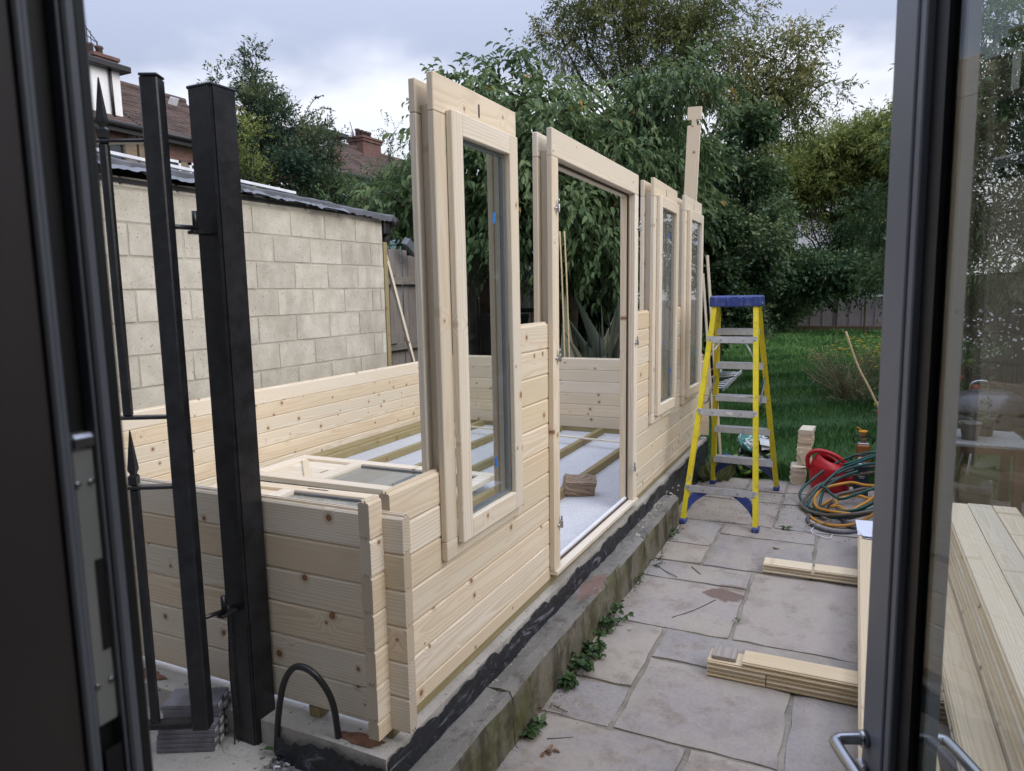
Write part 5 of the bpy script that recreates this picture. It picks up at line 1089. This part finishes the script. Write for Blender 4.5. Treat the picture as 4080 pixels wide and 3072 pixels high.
tag(mk('bamboo_cane', tube(catmull([ca, (ca+cb_)/2+np.array([0, .02, 0]), cb_, cb_+(cb_-ca)*1.3], 6), .009, 8), 'bamboo'), 'slanting bamboo cane by the tomato plant', 'cane')
def plant(name, label, x, y, h, r, mat, n, ll, cat='plant', wr=.35, fruit=0, fm='tomato', z=0.0):
    t = thing(name, label, cat, (x, y, z)); me, _ = crown_mesh([(0, 0, h*.55, r, r, h*.45)], n, .14, 7, ll, wr, droop=.35); mk('foliage', me, mat, t)
    mk('stems', tubes([limb((jit(.04), jit(.04), 0), (jit(r*.7), jit(r*.7), h*random.uniform(.6, 1)), .007, .003, .05, 5) for _ in range(9)], 5), 'leaf_weed', t); t.children[-1].data.attributes.new('tint', 'FLOAT', 'POINT')
    for i in range(fruit): mk('fruit', lathe([(.004, -.028), (.02, -.022), (.03, 0), (.022, .02), (.006, .026)], 12), fm if i % 3 else 'tomato_green', t, (jit(r)-.05, r*.4+jit(r*.8), h*random.uniform(.35, .85)))
    return t
plant('tomato_plant', 'tomato plant with red and green fruit by the bamboo cane', 5.35, -1.68, .85, .22, 'leaf_shrub', 120, .07, fruit=9)
plant('tomato_plant', 'taller tomato plant with red fruit behind the garden table', 5.9, -2.25, 1.25, .28, 'leaf_weed', 110, .08, fruit=12)
plant('flower_plant', 'tall thin stemmed plant with small white flowers by the fence', 6.5, -2.35, 1.2, .35, 'leaf_shrub', 70, .06, 'plant')
PP = [np.array([6.4+jit(.4), -2.35+jit(.35), 1.0+.5*random.random()]) for _ in range(160)]; o = mk('white_blossom', leaves(np.array(PP), rdir(160), rdir(160), np.full(160, .03), .9, RNG.random(160), .05), 'petal_white', C.objects['flower_plant'], (-6.5, 2.35, 0))
tb_ = thing('garden_table', 'grey slatted garden table with brown legs beyond the glazed door', 'table', (4.75, -2.2, 0))
for k in range(6): mk('table_slat', boxmesh(.105, .56, .022, .003), 'table_wood', tb_, (-.33+.11*k, -.28, .53))
for sx in (-.29, .22):
    for sy in (-.25, .19): mk('leg', boxmesh(.065, .06, .53, .004), 'leg_brown', tb_, (sx, sy, 0))
for sx in (-.27, .24): mk('apron', boxmesh(.02, .38, .06, .003), 'leg_brown', tb_, (sx, -.19, .469))
def pot(label, x, y, z, r, h, mat, leaf=True, n=160):
    t = thing('plant_pot', label, 'pot', (x, y, z), 0, 'plant pots by the garden table'); mk('pot', lathe([(r*.7, 0), (r*.95, h*.9), (r*1.05, h*.91), (r*1.05, h), (r*.95, h), (r*.9, h*.85)], 18), mat, t)
    if leaf: me, _ = crown_mesh([(0, 0, h+.05, r*1.1, r*1.1, .08)], n*3, .06, 6, .025, .6, droop=.1); mk('foliage', me, 'leaf_weed', t)
    return t
pot('beige pot of seedlings on the garden table', 4.62, -2.12, .5525, .075, .135, 'pot_grey'); pot('dark pot of trailing green herbs on the garden table', 4.82, -2.24, .5525, .075, .14, 'pot_black'); pot('empty black pot on the end of the garden table', 4.66, -1.97, .5525, .075, .12, 'pot_black', False)
bt = thing('clear_tub', 'clear plastic tub of soil under the garden table', 'tub', (4.70, -2.17, 0)); mk('tub', lathe([(.12, 0), (.15, .2), (.155, .205), (.15, .21), (.14, .15)], 20), 'poly', bt); mk('soil', lathe([(.11, .01), (.135, .14)], 20), 'soil', bt)
bq_ = thing('kettle_barbecue', 'round lidded black kettle barbecue with silver handle behind the table', 'barbecue', (5.55, -2.36, 0))
mk('bowl', lathe([(.05, .45), (.2, .47), (.29, .55), (.315, .63)], 28), 'bbq', bq_); mk('lid', lathe([(.322, .632), (.318, .67), (.28, .76), (.16, .815), (.03, .83)], 28), 'bbq', bq_)
mk('lid_handle', tube(catmull([(-.06, .15, .80), (-.065, .14, .88), (-.06, .08, .905), (-.06, .02, .89), (-.06, .01, .80)], 5), .011, 8), 'chrome', bq_); mk('vent', lathe([(.04, 0), (.04, .012), (.02, .016)], 16), 'chrome', bq_, (.0, -.16, .795))
for a in (.5, 2.6, 4.7): mk('leg', tube([(.2*math.cos(a), .2*math.sin(a), .49), (.33*math.cos(a), .33*math.sin(a), 0)], .012, 8), 'alu', bq_)
tag(mk('rake_handle', tube([(4.25, -1.83, .02), (4.55, -2.02, .45)], .012, 8), 'tin_metal'), 'thin metal pole leaning against the garden table', 'pole')
# ---------------------------------------------------------------- right boundary fence
rf = thing('side_fence', 'dark close board fence along the right side of the garden', 'fence', (0, -3.05, 0)); _rb = [boxmesh(1.85, .016, .118, .002, 'r%d' % i) for i in range(3)]
x = -1.2
while x < 14: o = mk('board', _rb[random.randint(0, 2)], 'fence_brown', rf, (x+.118, .0+.008*random.random(), .02), (0, -PI/2, 0)); x += .124
for z in (.35, 1.0, 1.6): mk('rail', boxmesh(15.2, .05, .08, .003), 'fence_brown', rf, (-1.2, .026, z))
# ---------------------------------------------------------------- end of garden: edging, lap fence panels
XE = 28.3
for k in range(4): tag(box('edging_sleeper', XE-.1, XE, -4.2+2.4*k, -1.82+2.4*k, -.02, .24, 'fence_brown', None, .01), 'brown timber sleeper edging the raised bed at the lawn end', 'sleeper', 'sleepers edging the raised bed')
for k, yy in enumerate((-4.3, -2.45, -.60, 1.25, 3.1)):
    pn = thing('lap_fence_panel', 'weathered grey overlap fence panel at the end of the garden', 'fence panel', (XE+.9, yy, .1), 0, 'fence panels at the garden end')
    for s_ in range(13): mk('slat', boxmesh(.012, 1.80, .145, .002, 'lap'), 'slat_grey', pn, (jit(.003), .02, .02+.125*s_), (0, -.10, 0))
    for b_ in (.03, .45, .9, 1.35, 1.77): mk('batten', boxmesh(.022, .035, 1.66, .002), 'slat_grey', pn, (-.045, b_, .0))
    mk('panel_post', boxmesh(.08, .08, 1.75, .004), 'fence_brown', pn, (-.06, -.06, -.1))
pl_ = onX(1850*1.8445, 655*1.8445, 26)
for (a, b, y0, y1, lb) in ((25.6, 25.9, -2.9, -1.5, 'pale plank laid across stakes near the end fence'), (25.2, 25.4, -3.4, -2.1, 'white plank on the low rack by the end fence')):
    tag(box('rack_plank', a, b, y0, y1, 1.36 if a > 25.4 else 1.24, 1.42 if a > 25.4 else 1.30, 'white_plate', None, .005), lb, 'plank')
for yy in (-2.85, -1.6, -2.2): tag(plank('rack_stake', 'Z', 25.45, 25.55, yy, yy+.06, 0, 1.35, 'fence_brown', None), 'dark stake under the planks by the end fence', 'stake', 'stakes under the planks')
# neighbour's pale building glimpsed through the trees
nb = thing('far_building', 'pale rendered building glimpsed through the trees at the garden end', 'building', (38, 0, 0))
mk('wall', boxmesh(4, 11, 5.2, .02), 'render_white', nb, (0, -3.5, 0)); mk('roof', boxmesh(4.6, 11.6, .25, .05), 'slate_dark', nb, (-.3, -3.8, 5.2)); mk('gable_window', boxmesh(.05, 2.2, 1.3, .01), 'win_dark', nb, (-.03, 2.5, 3.2))
# ---------------------------------------------------------------- terraced houses beyond the garage
YH = 16.0; ZE = 6.2; ZR = 8.05; YR = 18.6
def house(label, x0, x1, wallm, dormer=None, wins=(), chim=None, rl=None, ridge_off=0):
    t = thing('terraced_house', label, 'house', (x0, YH, 0), 0); W_ = x1-x0
    mk('wall', boxmesh(W_-.02, 5, ZE-.1, 0), wallm, t, (.01, .12, 0))
    n = 22; V, F = [], []
    for i in range(n):   # stepped courses of tiles
        t0, t1 = i/n, (i+1)/n; y0, y1 = -.15+(YR-YH+.15)*t0, -.15+(YR-YH+.15)*t1; z0, z1 = ZE+(ZR-ZE)*t0+.035+ridge_off, ZE+(ZR-ZE)*t1+ridge_off; b = len(V); m_ = int(W_/.33)
        for j in range(m_+1): xx = W_*j/m_; d = .012*jit(1); V += [(xx, y0, z0+d-.035), (xx, y0, z0+d), (xx, y1, z1+d*.5)]
        for j in range(m_): a = b+j*3; F += [(a, a+3, a+4, a+1), (a+1, a+4, a+5, a+2)]
    b = len(V); V += [(0, YR-YH, ZR+ridge_off), (W_, YR-YH, ZR+ridge_off), (W_, YR-YH+2.7, ZE), (0, YR-YH+2.7, ZE), (0, -.15, ZE), (W_, -.15, ZE)]; F += [(b, b+1, b+2, b+3), (b, b+3, b+4), (b+1, b+5, b+2)]
    rf_ = mk('roof', from_py(V, F), 'roof_tile', t); mk('ridge_tiles', tube([(0, YR-YH, ZR+.02+ridge_off), (W_, YR-YH, ZR+.02+ridge_off)], .11, 8), 'roof_tile', rf_)
    mk('gutter', tube([(-.0, -.22, ZE-.02), (W_, -.22, ZE-.02)], .07, 8), 'gutter', t); mk('fascia', boxmesh(W_, .04, .18, 0), 'gutter', t, (0, -.16, ZE-.2))
    for (wx, wz, ww, wh, fm) in wins:
        w = mk('window', joinm([(boxmesh(ww, .08, .07, 0), TR(0, 0, 0)), (boxmesh(ww, .08, .07, 0), TR(0, 0, wh-.07)), (boxmesh(.07, .08, wh, 0), TR(0, 0, 0)), (boxmesh(.07, .08, wh, 0), TR(ww-.07, 0, 0)), (boxmesh(.06, .08, wh, 0), TR(ww/2-.03, 0, 0)), (boxmesh(ww, .07, .05, 0), TR(0, 0, wh*.55))]), fm, t, (wx, .045, wz)); mk('pane', boxmesh(ww-.1, .02, wh-.1, 0), 'win_dark', w, (.05, .05, .05))
        mk('lintel', boxmesh(ww+.3, .03, .28, 0), 'brick_red', t, (wx-.15, .1, wz+wh+.02))
    if dormer:
        dx, dw, dz0, dz1, dm = dormer; dm_ = mk('dormer', boxmesh(dw, 2.2, dz1-dz0, 0), dm, t, (dx, .30, dz0)); mk('dormer_roof', boxmesh(dw+.4, 2.6, .16, .02), 'gutter', dm_, (-.2, -.22, dz1-dz0+.001))
        ww = dw*.42; mk('dormer_window', boxmesh(ww, .06, (dz1-dz0)*.7, 0), 'frame_dark', dm_, (dw*.12, -.055, (dz1-dz0)*.16)); mk('dormer_pane', boxmesh(ww-.16, .02, (dz1-dz0)*.6, 0), 'curtain', dm_, (dw*.12+.08, -.08, (dz1-dz0)*.19)); 
        if dm == 'render_white': mk('downpipe', tube([(dw-.32, -.06, dz1-dz0), (dw-.30, -.06, .02)], .04, 8), 'gutter', dm_)
    if chim:
        cx, cw, ch = chim; st = mk('chimney', joinm([(boxmesh(cw, .8, ch, 0), None), (boxmesh(cw+.12, .92, .10, .01), TR(-.06, -.06, ch-.22)), (boxmesh(cw+.2, 1.0, .10, .01), TR(-.1, -.1, ch-.11))]), 'brick_red', t, (cx, YR-YH-.4, ZR-.4))
        for k in range(int(cw/.28)): mk('chimney_pot', lathe([(.10, 0), (.09, .25), (.12, .27), (.11, .33)], 10), 'roof_tile', st, (.16+.28*k, .4, ch))
    return t
aerial = lambda x, z0, h, lb: tag(mk('tv_aerial', tubes([([(x, YR, z0), (x-.02, YR, z0+h)], .022), ([(x-.1, YR-.05, z0+h-.05), (x-1.1, YR-.6, z0+h+.0)], .014), ([(x-.05, YR, z0+h), (x-1.0, YR-.5, z0+h+.45)], .014)]+[([(x-.3-.2*k, YR-.15-.12*k, z0+h-.2), (x-.3-.2*k, YR-.15-.12*k, z0+h+.18)], .010) for k in range(4)], 5), 'gutter'), lb, 'aerial')
house('terraced house with white rendered dormer and brown tiled roof', 7.3, 11.8, 'brick_stock', (2.05, 2.25, 6.42, 7.62, 'render_white'), [(1.0, 3.6, 1.0, 1.3, 'upvc'), (3.0, 4.3, 1.1, 1.5, 'frame_dark')], (onY(340, 230, YR)[0]-7.3, .62, onY(372, 225, YR)[2]-ZR+.4))
house('brown roofed terraced house with white framed windows', 11.85, 15.6, 'brick_stock', None, [(.35, 4.35, .9, 1.25, 'upvc'), (1.55, 4.35, .9, 1.25, 'upvc')], None)
sk = mk('skylight', boxmesh(.3, .03, .22, 0), 'white_plate', C.objects['terraced_house.001'], (2.25, 1.55, 7.55), (math.atan2(1.85, 2.75), 0, 0))
house('terraced house mostly hidden by the dark evergreen tree', 15.65, 18.6, 'brick_stock', None, [(.8, 4.2, 1.0, 1.3, 'upvc')], None, None, -.35)
house('terraced house with red brick dormer and slate grey window', 18.65, 22.6, 'brick_red', (.35, 1.62, 6.35, 7.55, 'brick_red'), [(1.0, 4.2, 1.0, 1.3, 'upvc')], None)
house('far terraced house with a wide brick chimney stack', 22.65, 29, 'brick_red', None, [(2.0, 4.2, 1.0, 1.3, 'upvc')], (1.85, 1.3, .95))
_p = onY(396, 255, YR); _q = onY(390, 165, YR)
aerial(_p[0], 8.3, _q[2]-8.3, 'thin television aerial beside the white dormer house chimney')
_p = onY(1419, 607, YR); _q = onY(1419, 553, YR)
aerial(_p[0], 7.9, _q[2]-7.9, 'thin television aerial beside the wide brick chimney')
# ---------------------------------------------------------------- trees and plants
def at_rng(xd, yd, rng_):
    d = ray(xd*1.8445, yd*1.8445); return CAM+d*(rng_/math.hypot(d[0], d[1]))
def B(xd, yd, rng_, rx, ry=None, rz=None, w=1.0):
    p = at_rng(xd, yd, rng_); return (p[0], p[1], p[2], rx, ry or rx, rz or rx, w)
def BS(k, *a): b = B(a[0], a[1], a[2]*k, a[3]*k, a[4]*k, a[5]*k); return b
g = lambda xd, rng_: (at_rng(xd, 700, rng_)[0], at_rng(xd, 700, rng_)[1], -.02)
# dark evergreen (bay) behind the garage
tree('bay_tree', 'dark evergreen tree with pointed top behind the block garage', g(600, 13.5), 6.6, [B(545, 135, 13.5, .17, .17, .30), B(552, 185, 13.5, .42, .42, .42), B(580, 245, 13.5, .68, .68, .5), B(610, 315, 13.4, .92, .9, .65), B(625, 390, 13.3, 1.02, 1.0, .75), B(590, 460, 13.4, 1.15, 1.0, .7), B(690, 330, 13.2, .38, .38, .3), B(478, 170, 13.6, .13, .13, .22), B(690, 440, 13.0, .6, .6, .5)],
     'leaf_bay', 330, .22, 9, .075, .14, shell=.35, droop=.1, upb=.35, wr=.36, limbs=4)
tree('shrub_tree', 'loose mid green shrub between the evergreen and the cherry tree', g(800, 12), 4.4, [B(800, 425, 12.3, .55, .5, .36), B(862, 375, 12, .42, .42, .45), B(755, 445, 12, .5, .5, .35), B(870, 430, 11.6, .55, .5, .4), B(850, 300, 12.4, .14, .14, .3), B(720, 420, 12.6, .3, .3, .3)], 'leaf_shrub', 300, .24, 8, .055, .06, droop=.25, wr=.4, shell=.3)
tree('pale_shrub', 'pale olive shrub beside the evergreen tree', g(545, 12.2), 4.0, [B(545, 340, 12.2, .35, .4, .8), B(540, 420, 12.2, .4, .4, .6)], 'leaf_elder', 240, .2, 8, .05, .05, droop=.2)
# big leaved cherry over the fence
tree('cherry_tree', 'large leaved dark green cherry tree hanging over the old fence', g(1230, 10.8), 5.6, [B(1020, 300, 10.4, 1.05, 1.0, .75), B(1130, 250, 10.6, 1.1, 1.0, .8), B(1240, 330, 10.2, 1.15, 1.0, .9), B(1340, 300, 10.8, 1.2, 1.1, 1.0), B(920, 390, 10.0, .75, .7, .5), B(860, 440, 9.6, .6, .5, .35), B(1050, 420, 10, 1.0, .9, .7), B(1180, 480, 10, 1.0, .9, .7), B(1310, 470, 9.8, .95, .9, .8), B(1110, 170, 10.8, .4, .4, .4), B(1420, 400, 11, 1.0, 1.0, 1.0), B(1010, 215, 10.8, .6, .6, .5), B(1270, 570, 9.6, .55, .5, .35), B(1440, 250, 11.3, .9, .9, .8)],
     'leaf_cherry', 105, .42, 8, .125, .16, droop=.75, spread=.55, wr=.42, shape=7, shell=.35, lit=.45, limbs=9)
# ash tree, tall and loose
tree('ash_tree', 'tall loose ash tree with yellowing tips rising above the others', g(1430, 16), 9, [B(1330, 60, 16, 1.3, 1.2, 1.1), B(1220, 100, 16.2, .8, .8, .8), B(1430, 90, 16, 1.5, 1.3, 1.1), B(1540, 60, 16, .95, .9, .8), B(1600, 170, 15.8, 1.2, 1.1, .9), B(1680, 130, 15.6, .85, .8, .6), B(1740, 100, 15.4, .5, .5, .4), B(1765, 190, 15.4, .5, .5, .4), B(1560, 270, 15.5, 1.3, 1.2, .9), B(1690, 240, 15.4, .85, .8, .6), B(1340, -40, 16, 1.2, 1.1, .8), B(1250, 30, 16, .7, .7, .7), B(1470, 0, 16, 1.0, 1, .7)],
     'leaf_ash', 105, .40, 11, .10, .17, droop=.35, wr=.30, shell=.3, spread=.9, lit=.5, cf=.30, ck=1.5)
# ivy clad mass in the middle
tree('ivy_hedge', 'dark ivy covered tree mass behind the far end of the cabin', g(1540, 14), 4.6, [B(1540, 330, 14, 1.15, 1.1, .9), B(1560, 450, 13.6, 1.05, 1.0, .9), B(1590, 560, 13.4, .8, .8, .8), B(1540, 600, 13.2, .7, .7, .8), B(1460, 420, 14, 1.0, 1.0, 1.0), B(1580, 660, 13, .55, .5, .4), B(1500, 520, 13.6, .9, .9, .9)], 'leaf_ivy', 360, .22, 8, .075, .12, droop=.45, wr=.75, shell=.45, lit=.55)
# elder / ash regrowth on the right
tree('elder_tree', 'yellow green elder spreading over the garden end', g(1800, 33.6), 6.2, [BS(1.6, 1700, 370, 20, 1.5, 1.4, .9), BS(1.6, 1800, 350, 20.5, 1.6, 1.4, .9), BS(1.6, 1880, 320, 20.5, 1.3, 1.2, .8), BS(1.6, 1900, 400, 20, 1.6, 1.4, .9), BS(1.6, 1760, 440, 20, 1.5, 1.4, .8), BS(1.6, 1640, 420, 19, 1.1, 1.1, .9), BS(1.6, 1850, 290, 20.4, .6, .6, .5), BS(1.6, 1990, 330, 20, 1.6, 1.4, 1.0), BS(1.6, 1930, 470, 20, 1.3, 1.2, .9)], 'leaf_elder', 70, .6, 10, .19, .10, droop=.3, wr=.28, shell=.3, spread=.9)
tree('willow_shrub', 'grey green fine leaved shrub at the right of the garden end', g(1860, 33.2), 4.6, [BS(1.75, 1870, 500, 19, 1.0, 1.0, .8), BS(1.75, 1900, 570, 18.6, 1.0, 1.0, .5), BS(1.75, 1830, 560, 19.4, .7, .7, .7), BS(1.75, 1960, 520, 18.4, 1.2, 1.1, 1.2)], 'leaf_shrub', 130, .45, 9, .14, .08, droop=.3, wr=.25, shell=.3)
tree('dark_thicket', 'dark shaded thicket between the ivy and the garden end fence', g(1700, 33.6), 4.2, [BS(1.4, 1650, 560, 22, 1.3, 1.2, .8), BS(1.4, 1740, 580, 24, 1.4, 1.3, .5), BS(1.4, 1680, 640, 21, .9, .9, .5), BS(1.4, 1620, 500, 19, .9, .9, .8), BS(1.4, 1830, 590, 25, 1.4, 1.3, .4), BS(1.4, 1720, 600, 23, 1.2, 1.0, .35), BS(1.4, 1790, 600, 23, 1.1, 1.0, .35), BS(1.4, 1650, 690, 20, .6, .6, .35), BS(1.4, 1600, 720, 17, .5, .5, .3), BS(1.4, 1760, 590, 19.5, 1.2, 1.0, .55), BS(1.4, 1680, 590, 19.5, .9, .9, .5), BS(1.4, 1850, 585, 19.5, .9, .9, .35)], 'leaf_ivy', 130, .5, 9, .16, .05, droop=.3, wr=.5, shell=.2, lit=.25)
tree('apple_bough', 'leafy bough hanging at the right edge of the garden end', g(1960, 15), 3.2, [B(1960, 580, 15, .8, .8, .4), B(1990, 520, 15, .9, .9, .6), B(1915, 610, 15.3, .35, .35, .2)], 'leaf_cherry', 160, .25, 8, .09, .05, droop=.6, wr=.4)
# shaded hedge row behind the close board fence keeps the background closed
tree('hedge', 'shaded evergreen hedge behind the old close board fence', g(1150, 12.5), 4.5, [B(930, 470, 12.6, 1.1, 1.0, 1.0), B(1080, 540, 13.6, 1.3, 1.1, 1.2), B(1240, 580, 15.2, 1.4, 1.1, 1.3), B(1380, 560, 14.6, 1.4, 1.1, 1.3), B(1330, 680, 15.4, 1.2, 1.0, .9), B(1480, 640, 14, 1.0, .9, 1.0)], 'leaf_ivy', 150, .3, 8, .10, .09, droop=.4, wr=.6, shell=.2, lit=.2)
# flax clump and small plants behind the cabin's far end
fx_ = at_rng(1295, 800, 8.6); fl2 = thing('flax_plant', 'spiky flax plant with long strap leaves beyond the cabin end wall', 'plant', (fx_[0], fx_[1], 0))
n_ = 95; PP, DD, LL = [], [], []
for i in range(n_):
    a = random.random()*6.28; e_ = random.uniform(.5, 1.4); PP.append([jit(.12), jit(.12), 0.02]); DD.append([math.cos(a)*math.cos(e_)+.12, math.sin(a)*math.cos(e_)-.2, math.sin(e_)]); LL.append(random.uniform(1.0, 1.75))
mk('foliage', leaves(np.array(PP), np.array(DD), rdir(n_), np.array(LL), .026, RNG.random(n_)*.6+.34, .01, 7), 'leaf_flax', fl2)
p = at_rng(1210, 790, 8.2); weed(p[0], p[1], 0, .5, 400, .09, 'ground_plants', 'low leafy plants in the bed beyond the cabin end wall', 'leaf_shrub', 'plants', .8)
p = at_rng(1330, 790, 8.0); weed(p[0], p[1], 0, .5, 300, .09, 'ground_plants', 'leafy undergrowth in front of the flax plant', 'leaf_shrub', 'plants', .6)
for xd, lb in ((1212, 'tall dry cane standing in front of the fence'), (1222, 'second tall dry cane beside the first')):
    a = at_rng(xd+6, 760, 7.6); b = at_rng(xd-3, 500, 7.9); a2_ = a+(a-b)*1.0; a2_[2] = 0
    tag(mk('dry_cane', tube(catmull([a2_, (a+b)/2+np.array([.02, 0, 0]), b], 6), .009, 6), 'bamboo'), lb, 'cane')
p = at_rng(1205, 420, 9.2); lf([p, p+np.array([.1, 0, -.02])], [(0, 0, -1), (.3, -.2, -.9)], .12, 'leaf_cherry', 'yellow_leaf', 'single yellow leaf hanging in the cherry tree', 'leaf', .45, .99)
# ---------------------------------------------------------------- long thin branch shoots
for (xd, yd, x2, y2, r_, lb) in ((660, 245, 700, 205, 13, 'thin arching shoot above the evergreen tree'), (665, 250, 725, 240, 13, 'thin side shoot beside the evergreen tree')):
    a, b = at_rng(xd, yd, r_), at_rng(x2, y2, r_); P_ = catmull([a, (a+b)/2+np.array([0, 0, .08]), b], 6); t = thing('shoot', lb, 'branch', tuple(a)); mk('stem', tubes([([p-a for p in P_], .006)], 4), 'bark', t)
    Q = np.array([P_[int(f*(len(P_)-1))]-a for f in RNG.random(30)]); mk('foliage', leaves(Q, rdir(30), rdir(30), np.full(30, .05), .5, RNG.random(30), .1), 'leaf_bay', t)

tree('bamboo_screen', 'tall leafy tree with narrow leaves beyond the dark side fence', (8.6, -4.4, -.02), 6, [B(2010, 480, 10.5, .9, .9, .8), B(2080, 330, 10.5, 1.0, 1.0, .9), B(2170, 200, 10.5, 1.1, 1.0, .9), B(2200, 420, 10.5, 1.2, 1.1, 1.0), B(2120, 100, 10.5, .7, .7, .6), B(2120, 560, 10.5, 1.1, 1.0, .6), B(2240, 60, 10.5, .9, .9, .8)], 'leaf_shrub', 130, .35, 10, .10, .07, droop=.45, wr=.22, shell=.25)

for bx, by, lb in ((5.5, -5.6, 'broad garden tree beyond the side fence opposite the cabin windows'), (11.5, -6.0, 'second broad tree beyond the side fence near the lawn')):
    tree('garden_tree', lb, (bx, by, -.05), 6.2, [(bx, by, 3.0, 1.9, 1.6, 1.3), (bx+1.6, by-.3, 3.8, 1.7, 1.5, 1.3), (bx-1.3, by-.2, 3.9, 1.6, 1.5, 1.3), (bx+.3, by, 5.0, 1.7, 1.5, 1.2), (bx+2.6, by, 2.6, 1.4, 1.2, 1.0)], 'leaf_shrub', 60, .5, 8, .17, .14, droop=.4, wr=.4, shell=.3)
